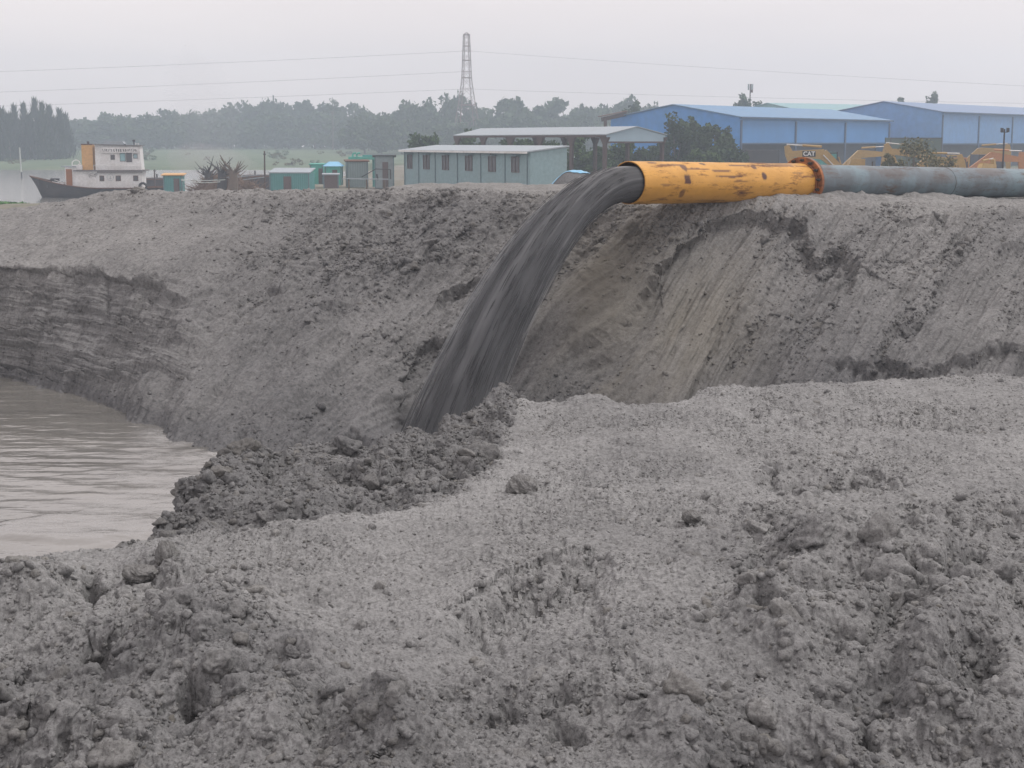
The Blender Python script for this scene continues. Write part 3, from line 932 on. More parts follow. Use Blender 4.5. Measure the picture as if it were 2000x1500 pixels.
# in the pipe frame y points away to the right of the axis (towards the camera side), z up: angle 0 = camera side, 90 = top
yel = empty("discharge_pipe", PIPE_M)
tag(yel, "rust-streaked yellow steel pipe end with bolted flange, slurry pouring from its mouth", "pipe")
place_axis(yel, PIPE_M, PIPE_D)
long_pipe("barrel", L_YEL, R_PIPE, R_PIPE - 0.022, M['yellow_pipe'], yel,
          [(1.25, 2, 0.11, 26, 1), (1.28, 48, 0.10, 14, 0.9), (1.15, 330, 0.08, 16, 0.7), (3.75, 20, 0.08, 14, 1), (3.55, 52, 0.10, 10, 0.9), (2.0, 66, 0.10, 8, 0.9), (2.6, 18, 0.45, 3.5, 0.9),
           (2.4, 36, 0.35, 4, 0.8), (1.0, 58, 0.4, 6, 0.75), (1.6, 42, 0.5, 3, 0.85), (3.1, 58, 0.5, 3, 0.8), (4.4, 60, 0.9, 7, 0.7), (2.9, 5, 0.25, 3, 0.7), (0.6, 355, 0.2, 3, 0.6), (0.5, 70, 0.15, 6, 0.9), (5.0, 30, 0.2, 4, 0.7),
           (4.5, 75, 0.9, 9, 0.6), (2.2, 300, 0.5, 5, 0.35), (3.2, 330, 0.25, 2.5, 0.6)])

def ring(name, x0, x1, ro, ri, mat, parent, n=72):
    vs, fs = [], []
    for x, r in ((x0, ro - 0.008), (x0 + 0.008, ro), (x1 - 0.008, ro), (x1, ro - 0.008), (x1, ri), (x0, ri)):
        for k in range(n):
            w = 2 * math.pi * k / n
            vs.append((x, r * math.cos(w), r * math.sin(w)))
    for a in range(6):
        b = (a + 1) % 6
        for k in range(n):
            q = (k + 1) % n
            fs.append((a * n + k, b * n + k, b * n + q, a * n + q))
    V = np.array(vs)
    rust = np.clip(0.35 + 0.8 * fbm(V[:, 1] * 4, V[:, 2] * 4 + V[:, 0], 3), 0, 0.85)
    o = np_mesh(name, V, np.array(fs), mat, parent, smooth=False, attrs={'rust': rust})
    return o

flange = ring("flange", L_YEL, L_YEL + 0.085, 0.505, R_PIPE - 0.03, M['orange_flange'], yel)
ring("weld_collar", L_YEL - 0.05, L_YEL - 0.004, R_PIPE + 0.028, R_PIPE - 0.002, M['orange_flange'], yel)
for k in range(14):
    w = 2 * math.pi * (k + 0.3) / 14
    y, z = 0.44 * math.cos(w), 0.44 * math.sin(w)
    mb = MB()
    mb.tube([(L_YEL - 0.075, y, z), (L_YEL - 0.002, y, z)], [0.030, 0.030], 6, smooth=False)
    mb.tube([(L_YEL - 0.11, y, z), (L_YEL - 0.075, y, z)], [0.017, 0.017], 8)
    mb.build("bolt", M['bolt'], flange)

gp = empty("supply_pipe", PIPE_M + PIPE_D * (L_YEL + 0.1))
tag(gp, "weathered blue-grey steel pipe lying on the bank behind the yellow pipe end", "pipe")
place_axis(gp, PIPE_M + PIPE_D * (L_YEL + 0.09) + Vector((0, 0, 0.005)), PIPE_D + Vector((0, 0, -0.004)))
long_pipe("barrel", 24.0, 0.352, 0.33, M['grey_pipe'], gp,
          [(3.2, 35, 0.7, 25, 0.5), (2.2, 60, 0.4, 15, 0.4), (0.6, 80, 0.5, 10, 0.6), (5.5, 20, 0.6, 30, 0.35), (8, 50, 0.8, 25, 0.5)], 260, 72)
ring("flange", 0.0, 0.07, 0.495, 0.335, M['grey_pipe'], gp)
ring("weld_seam", 6.0, 6.03, 0.360, 0.345, M['grey_pipe'], gp)

# ---- the slurry itself: a dense core and the strings of grit and water torn off it
def slurry_mats():
    m, nt, b = nodes_of("grit_slurry")
    f = attr(nt, "streak")
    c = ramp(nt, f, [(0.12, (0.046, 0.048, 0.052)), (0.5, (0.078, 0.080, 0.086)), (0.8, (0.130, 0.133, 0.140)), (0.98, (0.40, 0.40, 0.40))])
    nt.links.new(c, b.inputs["Base Color"])
    b.inputs["Roughness"].default_value = 0.7
    b.inputs["Specular IOR Level"].default_value = 0.35
    return m
M['slurry'] = slurry_mats()
m_ = M['slurry'].copy(); m_.name = "thrown_grit"
m_.node_tree.nodes["Principled BSDF"].inputs["Alpha"].default_value = 0.42
M['spray'] = m_
V0 = 5.3
JET = PIPE_D * -1
JET_H = Vector((JET.x, JET.y, 0)).normalized()
JET_S = Vector((0, 0, 1)).cross(JET_H)          # sideways

def ballistic(p0, v, t):
    return Vector((p0.x + v.x * t, p0.y + v.y * t, p0.z + v.z * t - 4.905 * t * t))

slurry = empty("slurry_jet", PIPE_M)
tag(slurry, "dark grey jet of sand slurry arching out of the yellow pipe into the pit", "slurry jet")

def jet_point(ag, tg, q=1.0, jit=0.0):
    """where the grit that left the mouth at angle ag is after tg seconds; the far side of the jet flies faster than the near side"""
    cs, sn = np.cos(ag), np.sin(ag)
    tp = np.clip(tg, 0, None)
    v = 4.88 - 0.47 * cs + 0.10 * sn + jit
    s = cs * np.where(cs < 0, 0.335 + 0.30 * tp, 0.335 - 0.06 * tp) * q
    u = sn * (0.335 + 0.02 * tp) * q
    u = np.where(u > 0.26, 0.26 + (u - 0.26) * 0.4, u)            # the pipe is not quite full
    h, sd, x0 = np.array(JET_H), np.array(JET_S), np.array(PIPE_M)
    P = x0 + h * (v * tg)[..., None] + sd * s[..., None]
    P[..., 2] = x0[2] + u + JET.z * v * tg - 4.905 * tp * tp
    return P

def tube_faces(nr, na):
    i = np.arange(nr - 1)[:, None] * na; j = np.arange(na)[None, :]; k = (j + 1) % na
    return np.stack([i + j, i + k, i + na + k, i + na + j], -1).reshape(-1, 4)

def build_core():
    nt_, na = 260, 220
    T = np.linspace(-0.05, 0.97, nt_)
    an = np.linspace(0, 2 * np.pi, na, endpoint=False)
    tg, ag = np.meshgrid(T, an, indexing='ij')
    tp = np.clip(tg, 0, None)
    cx, cy = np.cos(ag), np.sin(ag)
    def around(f, g, k, o): return fbm(cx * f + o + 0.5 * cy, cy * f + tp * g + o * 0.7, k)       # closes on itself round the jet
    streak, fine = around(1.5, 0.9, 3, 3.0), around(5.0, 1.0, 3, 9.0)
    turb = fbm(ag * 2.0 + tp * 2, tp * 7.0 + 3, 4)
    open_ = smooth01(0.05, 0.8, tp)
    q = 0.985 - 0.17 * open_ + open_ * (0.12 * streak + 0.07 * fine + 0.065 * turb) + 0.003 * fine
    P = jet_point(ag, tg, q, 0.10 * open_ * streak)
    st = np.clip(0.42 + 0.42 * streak + 0.32 * fine + 0.22 * turb * open_, 0, 0.9)
    st = np.where((np.abs(ag - 2.75) < 0.06) & (tg > 0.40) & (tg < 0.56), 1.0, st)  # white highlight painted along one strand
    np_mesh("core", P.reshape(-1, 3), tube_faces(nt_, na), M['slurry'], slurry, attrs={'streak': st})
build_core()

def build_mist():
    """the loose grit and spray round the core: thin enough to see through at its edge"""
    nt_, na = 90, 64
    T = np.linspace(0.03, 0.98, nt_)
    an = np.linspace(0, 2 * np.pi, na, endpoint=False)
    tg, ag = np.meshgrid(T, an, indexing='ij')
    cx, cy = np.cos(ag), np.sin(ag)
    q = 0.92 + 0.27 * smooth01(0.0, 0.6, tg) + smooth01(0.1, 0.6, tg) * (0.10 * fbm(cx * 2 + 2, cy * 2 + tg * 2, 3))
    P = jet_point(ag, tg, q)
    nv = nt_ * na
    V = np.concatenate([P.reshape(-1, 3), P[0].mean(0)[None], P[-1].mean(0)[None]])
    F = tube_faces(nt_, na)
    j = np.arange(na); k = (j + 1) % na
    e = (nt_ - 1) * na
    cap = np.concatenate([np.stack([np.full(na, nv), k, j, j], -1), np.stack([np.full(na, nv + 1), e + j, e + k, e + k], -1)])
    me = bpy.data.meshes.new("mist")
    me.from_pydata([tuple(p) for p in V], [], [tuple(f) for f in F] + [tuple(f[:3]) for f in cap])
    me.update()
    m = bpy.data.materials.new("flying_grit"); m.use_nodes = True
    nt = m.node_tree; nt.nodes.clear()
    o_ = nt.nodes.new("ShaderNodeOutputMaterial"); v = nt.nodes.new("ShaderNodeVolumePrincipled")
    v.inputs["Color"].default_value = (0.42, 0.43, 0.45, 1)
    v.inputs["Density"].default_value = 4.2
    nt.links.new(v.outputs[0], o_.inputs["Volume"])
    o = link_mesh("mist", me, m, slurry)
    o['kind'] = 'stuff'
build_mist()

def build_spray():
    r = np.random.default_rng(5)
    V, F, A = [], [], []
    base = 0
    for _ in range(1300):
        ag = r.uniform(0, 6.283); q = r.uniform(0.88, 1.16)
        t0 = r.uniform(0.06, 0.95); ln = r.uniform(0.02, 0.10)
        n = 6
        t = t0 + np.linspace(0, ln, n)
        jit = r.normal() * 0.06
        c = jet_point(np.full(n, ag), t, q + 0.10 * t * (q - 0.95), jit)
        w = r.uniform(0.005, 0.016) * (0.5 + t0) * np.sin(np.pi * (np.arange(n) + 0.4) / (n - 0.2))
        a = np.array(JET_S); b = np.array([0.4, 0.3, 0.86])
        for p, ww in zip(c, w):
            for e in range(4):
                V.append(p + (a * math.cos(e * 1.571 + ag) + b * math.sin(e * 1.571 + ag)) * ww)
        A += [float(np.clip(r.normal() * 0.13 + 0.45, 0, 0.9))] * (4 * n)
        for k in range(n - 1):
            for e in range(4):
                g = (e + 1) % 4
                F.append((base + k * 4 + e, base + k * 4 + g, base + k * 4 + 4 + g, base + k * 4 + 4 + e))
        base += 4 * n
    o = np_mesh("spray", np.array(V), np.array(F), M['spray'], slurry, attrs={'streak': np.array(A)})
    o['kind'] = 'stuff'
def build_splash():
    n = 30
    th, ph = np.meshgrid(np.linspace(0.01, np.pi - 0.01, n), np.linspace(0, 2 * np.pi, 2 * n, endpoint=False))
    V = np.stack([np.sin(th) * np.cos(ph), np.sin(th) * np.sin(ph), np.cos(th)], -1)
    V = V * (1 + 0.3 * fbm(V[..., 0] * 2 + 3, V[..., 1] * 2 + V[..., 2] * 1.5, 3))[..., None] * np.array((1.35, 1.0, 0.55))
    F = [((i % (2 * n)) * n + j, (i % (2 * n)) * n + j + 1, ((i + 1) % (2 * n)) * n + j + 1, ((i + 1) % (2 * n)) * n + j) for i in range(2 * n) for j in range(n - 1)]
    F += [tuple(i * n for i in range(2 * n))[::-1], tuple(i * n + n - 1 for i in range(2 * n))]
    c = jet_point(np.array([3.6]), np.array([0.93]))[0]
    me = bpy.data.meshes.new("splash")
    me.from_pydata([tuple(p + c) for p in V.reshape(-1, 3)], [], F); me.update()
    m = bpy.data.materials["flying_grit"].copy(); m.name = "splash_mist"
    for nd in m.node_tree.nodes:
        if nd.type == 'PRINCIPLED_VOLUME':
            nd.inputs["Density"].default_value = 0.9; nd.inputs["Color"].default_value = (0.60, 0.60, 0.61, 1)
    o = link_mesh("splash", me, m, slurry); o['kind'] = 'stuff'
build_splash()
build_spray()
bpy.context.view_layer.update()
for ch in list(slurry.children):
    ch.matrix_parent_inverse = Matrix.Translation(-PIPE_M)

# ------------------------------------------------------------------ land, river and air beyond the bank
def shore_x(y):
    return np.interp(y, [30, 60, 110, 130, 300, 312, 330], [-20, -26, -40, -24, -24, -40, 400]) + 2.0 * perlin(y * 0.05, y * 0 + 2.2)

def ground_material():
    m, nt, b = nodes_of("yard_and_field")
    v = coords(nt)
    n1, n2, n3 = noise(nt, v, 0.05, 6, 0.6), noise(nt, v, 0.6, 6, 0.7), noise(nt, coords(nt, "Object", (1, 0.25, 1)), 0.12, 6, 0.7)
    soil = mix(nt, ramp(nt, n1, [(0.4, 0), (0.6, 1)]), (0.20, 0.17, 0.14), (0.24, 0.225, 0.20))
    soil = mix(nt, ramp(nt, n2, [(0.4, 0.6), (0.55, 0.0)]), soil, (0.07, 0.10, 0.04))
    grass = mix(nt, ramp(nt, n3, [(0.38, 0), (0.62, 1)]), (0.058, 0.105, 0.050), (0.105, 0.150, 0.075))
    grass = mix(nt, ramp(nt, n2, [(0.55, 0), (0.7, 0.6)]), grass, (0.22, 0.22, 0.13))
    c = mix(nt, attr(nt, "grass"), soil, grass)
    nt.links.new(c, b.inputs["Base Color"])
    b.inputs["Roughness"].default_value = 0.95
    bump(nt, b, n2, 0.6, 0.3)
    return m

def build_ground():
    xs = np.concatenate([np.linspace(-460, -130, 30), np.linspace(-125, 125, 170), np.linspace(130, 460, 30)])
    ys = np.concatenate([np.linspace(43, 340, 220), np.linspace(345, 770, 90)])
    xg, yg = np.meshgrid(xs, ys)
    sx = shore_x(yg)
    river = smooth01(-3, 3, sx - xg)
    far = smooth01(308, 330, yg)
    z = 1.55 + 0.08 * fbm(xg * 0.1, yg * 0.1, 3)
    z = np.where(yg > 308, (0.5 + 2.4 * smooth01(318, 620, yg)) * smooth01(-60, 20, 0 * xg + 20) , z)
    z = z * (1 - river * (1 - far)) - 2.0 * river * (1 - far)
    rightside = smooth01(-20, 30, xg - 0.0 * yg) * smooth01(300, 340, yg)
    z = z + 0.2 * fbm(xg * 0.06, yg * 0.03, 4) * far
    left = 1 - smooth01(-10, 60, xg - (yg - 300) * 0.15)
    grass = np.clip(far * (0.35 + 0.65 * left) + 0.7 * smooth01(0.05, 0.4, fbm(xg * 0.03 + 5, yg * 0.03, 3)) * smooth01(150, 200, yg), 0, 1)
    o = np_mesh("ground", np.stack([xg, yg, z], -1).reshape(-1, 3), grid_faces(len(ys), len(xs)), ground_material(), attrs={'grass': grass})
    return tag(o, None, None, None, 'structure')
build_ground()

def build_river():
    xs = np.linspace(-500, 40, 60); ys = np.linspace(44, 345, 120)
    xg, yg = np.meshgrid(xs, ys)
    m = water_material("river_water", (0.17, 0.165, 0.15), 0.12, 0.9, 0.10)
    o = np_mesh("river", np.stack([xg, yg, np.zeros_like(xg)], -1).reshape(-1, 3), grid_faces(len(ys), len(xs)), m)
    return tag(o, None, None, None, 'structure')
build_river()

# pale dry sand spread behind the bank crest
def build_mound():
    xs, ys = np.linspace(-9, 16, 260), np.linspace(40, 66, 160)
    xg, yg = np.meshgrid(xs, ys)
    h = 4.62 * np.exp(-(np.maximum(0, np.abs(xg + 1.0) - 3.2) / 3.2) ** 2 - (np.maximum(0, np.abs(yg - 54) - 2.0) / 4.5) ** 2)
    h = h * (1 + 0.02 * fbm(xg * 0.6, yg * 0.6, 4)) + 0.10 * fbm(xg * 0.7, yg * 0.7, 4) * (h > 1) - 0.2
    h -= 0.35 * smooth01(-2.5, -6.0, xg) * (h > 1)
    h += 0.05 * lumps(xg * 2.5, yg * 2.5, 0.3, 51)
    o = np_mesh("sand_mound", np.stack([xg, yg, h], -1).reshape(-1, 3), grid_faces(160, 260), M['bank'],
                attrs={'damp': np.zeros(xg.size), 'tan': np.full(xg.size, 0.12)})
    return tag(o, None, None, None, 'structure')
build_mound()

# ------------------------------------------------------------------ trees
def leaf_material(name, dark, light, scale=0.5):
    m, nt, b = nodes_of(name)
    v = coords(nt)
    n1, n2 = noise(nt, v, scale, 4, 0.6), noise(nt, v, scale * 6, 3, 0.6)
    oi = nt.nodes.new("ShaderNodeObjectInfo")
    c = mix(nt, ramp(nt, n1, [(0.38, 0), (0.62, 1)]), dark, light)
    c = mix(nt, ramp(nt, n2, [(0.4, 0.6), (0.6, 0)]), c, [k * 0.6 for k in dark])
    c = mix(nt, ramp(nt, oi.outputs["Random"], [(0, 0.0), (1, 0.35)]), c, [light[0] * 1.3, light[1] * 1.05, light[2] * 0.9])
    nt.links.new(c, b.inputs["Base Color"])
    b.inputs["Roughness"].default_value = 0.7
    b.inputs["Specular IOR Level"].default_value = 0.2
    return m

M['leaf'] = leaf_material("tree_leaves", (0.028, 0.058, 0.022), (0.060, 0.105, 0.038), 0.25)
M['leaf_near'] = leaf_material("bright_leaves", (0.030, 0.068, 0.022), (0.075, 0.135, 0.042), 0.5)
M['needle'] = leaf_material("casuarina_needles", (0.022, 0.042, 0.022), (0.042, 0.070, 0.032), 0.3)
M['bark'] = plain("bark", (0.11, 0.085, 0.062), 0.9, 0, 0.4, scale=0.8)
M['dry_leaf'] = leaf_material("dry_bush", (0.085, 0.095, 0.04), (0.17, 0.16, 0.075), 0.6)

def quads_at(cent, size, r, flat=0.35):
    """small leaf-clump faces at points cent (n,3): random orientation"""
    n = len(cent)
    d = r.normal(size=(n, 3)); d[:, 2] += flat
    d /= np.linalg.norm(d, axis=1, keepdims=True)
    a = np.cross(d, r.normal(size=(n, 3))); a /= np.linalg.norm(a, axis=1, keepdims=True)
    b = np.cross(d, a)
    s = size * r.uniform(0.6, 1.4, (n, 1))
    k = r.uniform(0.5, 1.0, (n, 1))
    V = np.stack([cent - a * s, cent - b * s * k * 0.7 + a * s * 0.2, cent + a * s * 1.1, cent + b * s * k], 1).reshape(-1, 3)
    return V, np.arange(n * 4).reshape(-1, 4)

def crown_points(r, h, w, clumps, leaves, base=0.3, top_bias=0.0):
    """leaf positions gathered in uneven clumps over a crown of height h and width w"""
    cs = []
    while len(cs) < clumps:
        p = r.uniform(-1, 1, 3)
        if np.linalg.norm(p) < 1:
            q = p / (np.linalg.norm(p) + 1e-6) * (np.linalg.norm(p) ** 0.5)
            q[0] *= 1 + r.normal() * 0.08; q[2] = q[2] * (1 + r.normal() * 0.10)
            cs.append(q)
    cs = np.array(cs)
    cs[:, 2] = np.where(cs[:, 2] < -0.4, cs[:, 2] * 0.6, cs[:, 2])
    rad = r.uniform(0.24, 0.46, len(cs))
    k = r.integers(0, len(cs), leaves)
    d = r.normal(size=(leaves, 3)); d /= np.linalg.norm(d, axis=1, keepdims=True)
    d *= (r.random((leaves, 1)) ** 0.45)
    p = cs[k] + d * rad[k][:, None]
    zc = h * (base + (1 - base) / 2)
    return np.stack([p[:, 0] * w / 2, p[:, 1] * w / 2, zc + p[:, 2] * h * (1 - base) / 2], -1), cs, zc

def tree_parts(seed, h, w, clumps, leaves, leaf, base=0.3, mat=None):
    r = np.random.default_rng(seed)
    pts, cs, zc = crown_points(r, h, w, clumps, leaves, base)
    V, F = quads_at(pts, leaf, r)
    mb = MB()
    mb.tube([(0, 0, -0.4), (0.02 * h * r.normal() * 0.3, 0, h * 0.2), (0.03 * h * r.normal() * 0.5, 0.02 * h * r.normal(), h * (base + 0.25)), (0, 0, h * 0.85)], [h * 0.028, h * 0.022, h * 0.016, h * 0.004], 8)
    for q in cs[:9]:
        e = (q[0] * w / 2.2, q[1] * w / 2.2, zc + q[2] * h * (1 - base) / 2.2)
        s = h * (base * 0.6 + 0.2 * r.random())
        mb.tube([(0, 0, s), (e[0] * 0.45, e[1] * 0.45, (s + e[2]) / 2 + 0.02 * h), e], [h * 0.011, h * 0.008, h * 0.003], 5)
    return V, F, mb

TREE_BANK = {}
def make_tree(kind, seed, h, w, loc, rz, label, group, leaf_mat, clumps=26, leaves=1500, leaf=0.3, base=0.3, name="tree"):
    key = (kind, seed)
    t = empty(name, loc, rz)
    tag(t, label, "tree", group)
    if key not in TREE_BANK:
        V, F, mb = tree_parts(seed, h, w, clumps, leaves, leaf, base)
        tr = mb.build("trunk", M['bark'], t)
        cr = np_mesh("crown", V, F, leaf_mat, t, smooth=False)
        TREE_BANK[key] = (tr.data, cr.data, h, w)
    else:
        a, b, h0, w0 = TREE_BANK[key]
        for nm, d in (("trunk", a), ("crown", b)):
            o = bpy.data.objects.new(nm, d); C.objects.link(o); o.parent = t
        t.scale = (w / w0, w / w0, h / h0)
    return t

def at_ground(px, d, z=None):
    return (X(px, d), d, z)

FIELD = lambda d: 0.5 + 2.4 * float(smooth01(318, 620, np.array(d * 1.0)))

# far broad-leaved trees: skyline read off the photograph (pixel of the crown's top, width in pixels)
r_t = random.Random(3)
SKY = [(160, 240, 70), (215, 228, 60), (262, 234, 60), (310, 226, 80), (365, 218, 70), (350, 228, 90), (410, 222, 70), (452, 217, 60), (500, 207, 90), (545, 205, 60), (585, 208, 90), (628, 206, 80),
       (690, 214, 70), (720, 220, 50), (760, 216, 70), (800, 208, 70), (835, 210, 60), (884, 196, 70), (930, 218, 60), (985, 203, 90), (1030, 214, 70), (1062, 222, 60),
       (1100, 196, 100), (1150, 208, 80), (1185, 215, 70), (1228, 205, 60), (1270, 214, 60)]
def far_label(px):
    if px < 330: return "hazy blue-grey tree on the far shore behind the tugboat", "far trees behind the boat"
    if px < 760: return "hazy blue-grey tree in the far wood above the teal huts", "far trees above the huts"
    if px < 900: return "hazy grey-green tree in the far wood left of the lattice tower's foot", "far trees left of the tower"
    return "hazy grey-green tree standing beyond the open steel shed", "far trees beyond the shed"
for i, (px, py, wpx) in enumerate(SKY):
    d = (620 if px < 700 else 520) + r_t.uniform(-25, 25)
    zb = FIELD(d)
    h = Z(py, d) - zb
    lab, grp = far_label(px)
    make_tree("broad", 100 + i % 9, h, wpx * d / FPX * 1.15, (X(px, d), d, zb), r_t.uniform(0, 6.28), lab, grp, M['leaf'], 34, 2400, 0.85, 0.03)
# a second, lower row in front fills the wood below the skyline
for i in range(34):
    px = 120 + i * 35 + r_t.uniform(-12, 12)
    d = (585 if px < 700 else 485) + r_t.uniform(-18, 18)
    zb = FIELD(d)
    h = Z(r_t.uniform(228, 246), d) - zb
    lab, grp = far_label(px)
    make_tree("broad", 100 + (i * 5) % 9, h, r_t.uniform(72, 105) * d / FPX, (X(px, d), d, zb), r_t.uniform(0, 6.28), lab, grp, M['leaf'], 34, 2400, 0.85, 0.03)
# the undergrowth and stems deep in the wood, nothing of it countable
def far_wood():
    r = np.random.default_rng(77)
    n = 30000
    x = r.uniform(-300, 420, n)
    d = np.where(x < -60, 640, 560) + r.uniform(0, 90, n)
    zt = 2.5 + r.random(n) ** 0.8 * (11.8 + 2.0 * perlin(x * 0.08, x * 0 + 1.5))
    V, F = quads_at(np.stack([x, d, zt], -1), 1.3, r)
    o = np_mesh("far_wood", V, F, M['leaf'], smooth=False)
    return tag(o, "blue-grey mass of undergrowth filling the far wood under the crowns", "wood", None, 'stuff')
far_wood()

# the lone spindly tree above the wood, in clusters with sky between
t = empty("tree", (X(650, 560), 560, FIELD(560)))
tag(t, "spindly tree with sparse tufts rising above the far wood over the teal sheds", "tree")
rr = np.random.default_rng(4)
hh = Z(197, 560) - FIELD(560)
cl = np.array([[-1.6, 0, .90], [1.5, 0.5, .93], [0.2, 0, 1.0], [-0.6, .4, .86], [1.9, 0, .82], [-1.9, 0, .80], [0.8, 0, .84], [.9, 0, .97]])
cl[:, 2] *= hh
k = rr.integers(0, len(cl), 420)
V, F = quads_at(cl[k] + rr.normal(size=(420, 3)) * (0.55, 0.55, 0.42), 0.30, rr)
mb = MB()
mb.tube([(0, 0, 0), (0.2, 0, hh * 0.5), (0.1, 0, hh * 0.78)], [0.28, 0.22, 0.13], 6)
for c in cl:
    mb.tube([(0.1, 0, hh * 0.72), (c[0] * 0.5, c[1] * 0.5, (c[2] + hh * 0.72) / 2), tuple(c)], [0.12, 0.08, 0.03], 5)
mb.build("trunk", M['bark'], t); np_mesh("crown", V, F, M['leaf'], t, smooth=False)

# palm beside the tower foot
def palm(px, py, d, label):
    zb = 2.4
    h = Z(py, d) - zb
    t = empty("palm_tree", (X(px, d), d, zb))
    tag(t, label, "palm tree")
    mb = MB()
    mb.tube([(0, 0, 0), (0.2, 0, h * 0.5), (0.1, 0, h * 0.9)], [0.22, 0.17, 0.14], 7)
    mb.build("trunk", M['bark'], t)
    r = random.Random(int(px))
    fr = MB()
    for k in range(17):
        a = k * 2.4; el = r.uniform(-0.1, 1.2); L = r.uniform(2.3, 3.2)
        pts = []
        for s in range(7):
            u = s / 6
            rad = L * u * math.cos(el * (1 - 0.4 * u))
            pts.append(Vector((0.1 + rad * math.cos(a), rad * math.sin(a), h * 0.9 + L * u * math.sin(el) - 1.9 * u * u)))
        side = Vector((-math.sin(a), math.cos(a), 0))
        for p, q in zip(pts, pts[1:]):
            for sgn in (1, -1):
                for m in (0.2, 0.7):
                    b0 = p.lerp(q, m)
                    tip = b0 + side * sgn * 0.75 + (q - p) * 0.8 + Vector((0, 0, -0.35))
                    fr.add([b0 - (q - p) * 0.22, b0 + (q - p) * 0.22, tip], [(0, 1, 2)])
    fr.build("fronds", M['leaf'], t)
palm(946, 206, 500, "small palm standing just right of the lattice tower's foot")
palm(1022, 207, 500, "palm with drooping fronds poking from the wood above the steel shed")

# feathery casuarina stand at the left
def casuarina(px, py, wpx, d, seed):
    zb = FIELD(d)
    h = Z(py, d) - zb
    t = empty("casuarina_tree", (X(px, d), d, zb))
    tag(t, "dark feathery casuarina with spiky top in the stand left of the boat", "tree", "casuarina stand at the left")
    r = np.random.default_rng(seed)
    w = wpx * d / FPX
    mb = MB()
    mb.tube([(0, 0, -0.3), (0, 0, h * 0.5), (0, 0, h * 0.98)], [0.25, 0.15, 0.03], 6)
    V, F = [], []
    base = 0
    for k in range(560):
        u = r.random() ** 0.95
        z0 = h * (0.0 + 0.92 * u)
        spread = w * 0.55 * (1 - u ** 0.9) + 0.12
        a = r.uniform(0, 6.28); rad = spread * r.uniform(0.1, 1) ** 0.6
        p = np.array([rad * math.cos(a), rad * math.sin(a), z0 - 0.1 * rad])
        up = np.array([math.cos(a) * 0.35, math.sin(a) * 0.35, 1.0]) * r.uniform(1.1, 2.4)
        sd = np.array([-math.sin(a), math.cos(a), 0]) * r.uniform(0.12, 0.26)
        V += [p - sd, p + sd, p + up + r.normal(size=3) * 0.15, p + up * 0.5 - sd * 1.2]
        F.append((base, base + 1, base + 2, base + 3)); base += 4
    mb.build("trunk", M['bark'], t)
    np_mesh("crown", np.array(V), np.array(F), M['needle'], t, smooth=False)
for i, (px, py, wpx) in enumerate([(-30, 205, 60), (5, 212, 55), (30, 205, 50), (48, 203, 40), (70, 192, 60), (85, 200, 40), (98, 206, 50), (118, 214, 50), (130, 224, 40), (18, 222, 80), (58, 222, 70), (105, 232, 60)]):
    casuarina(px, py, wpx, 400 + (i * 37) % 30, 40 + i)

# nearer greenery around the sheds
NEAR = [(832, 262, 62, 190, 201, "round dark green tree behind the left end of the pale cabin row"),
        (915, 268, 60, 188, 202, "low reddish-green tree under the left end of the steel shed"),
        (1010, 272, 80, 186, 203, "dark green bush seen between the middle posts of the steel shed"),
        (1060, 278, 60, 190, 204, "small bush behind the right half of the cabin row's roof"),
        (1118, 262, 110, 178, 205, "leafy green tree behind the end wall of the cabin row"),
        (1160, 290, 70, 175, 206, "low bright bush by the right posts of the steel shed"),
        (1222, 278, 60, 178, 207, "small dark tree under the gable end of the steel shed"),
        (1318, 240, 90, 185, 208, "tall dark tree at the left of the clump before the blue warehouse"),
        (1358, 238, 70, 188, 209, "upright dark tree in the middle of the clump before the blue warehouse"),
        (1396, 247, 80, 184, 210, "spreading dark tree at the right of the clump before the blue warehouse"),
        (1418, 280, 80, 176, 211, "low drooping shrub at the right foot of the dark tree clump"),
        (1372, 298, 80, 168, 212, "pale green shrub at the foot of the dark tree clump"),
        (1270, 290, 50, 178, 213, "low dark shrub left of the dark tree clump"),
        (1450, 202, 40, 330, 214, "brownish treetop showing over the first blue warehouse left of the mast"),
        (1480, 205, 30, 335, 218, "small brownish treetop showing over the warehouse right of the mast"),
        (1762, 201, 30, 380, 215, "tiny treetop over the ridge of the second blue warehouse"),
        (1815, 199, 40, 380, 216, "rounded treetop over the right part of the second blue warehouse roof"),
        (1238, 206, 50, 300, 217, "pale hazy tree just left of the first blue warehouse gable")]
for i, (px, py, wpx, d, sd, lab) in enumerate(NEAR):
    zb = 1.4
    h = Z(py, d) - zb
    make_tree("near", sd, h, wpx * d / FPX, (X(px, d), d, zb), i * 1.3, lab, None, M['leaf'] if sd in (208, 209, 210, 211, 213, 214, 215, 216, 217, 218) else M['leaf_near'], 26, 3000, 0.24 if d < 250 else 0.4, 0.03)
# scrubby tangle growing between the parked diggers
for px, py, wpx, d, sd, lab in [(1785, 268, 90, 128, 301, "tangled olive bush growing over the diggers behind the grey pipe"),
                                (1745, 300, 60, 126, 302, "low olive scrub left of the tangled bush behind the grey pipe"),
                                (1850, 305, 80, 124, 303, "low weedy scrub in front of the middle diggers")]:
    h = Z(py, d) - 1.4
    make_tree("near", sd, h, wpx * d / FPX, (X(px, d), d, 1.4), 0.4, lab, None, M['dry_leaf'], 16, 1500, 0.12, 0.02, name="bush")
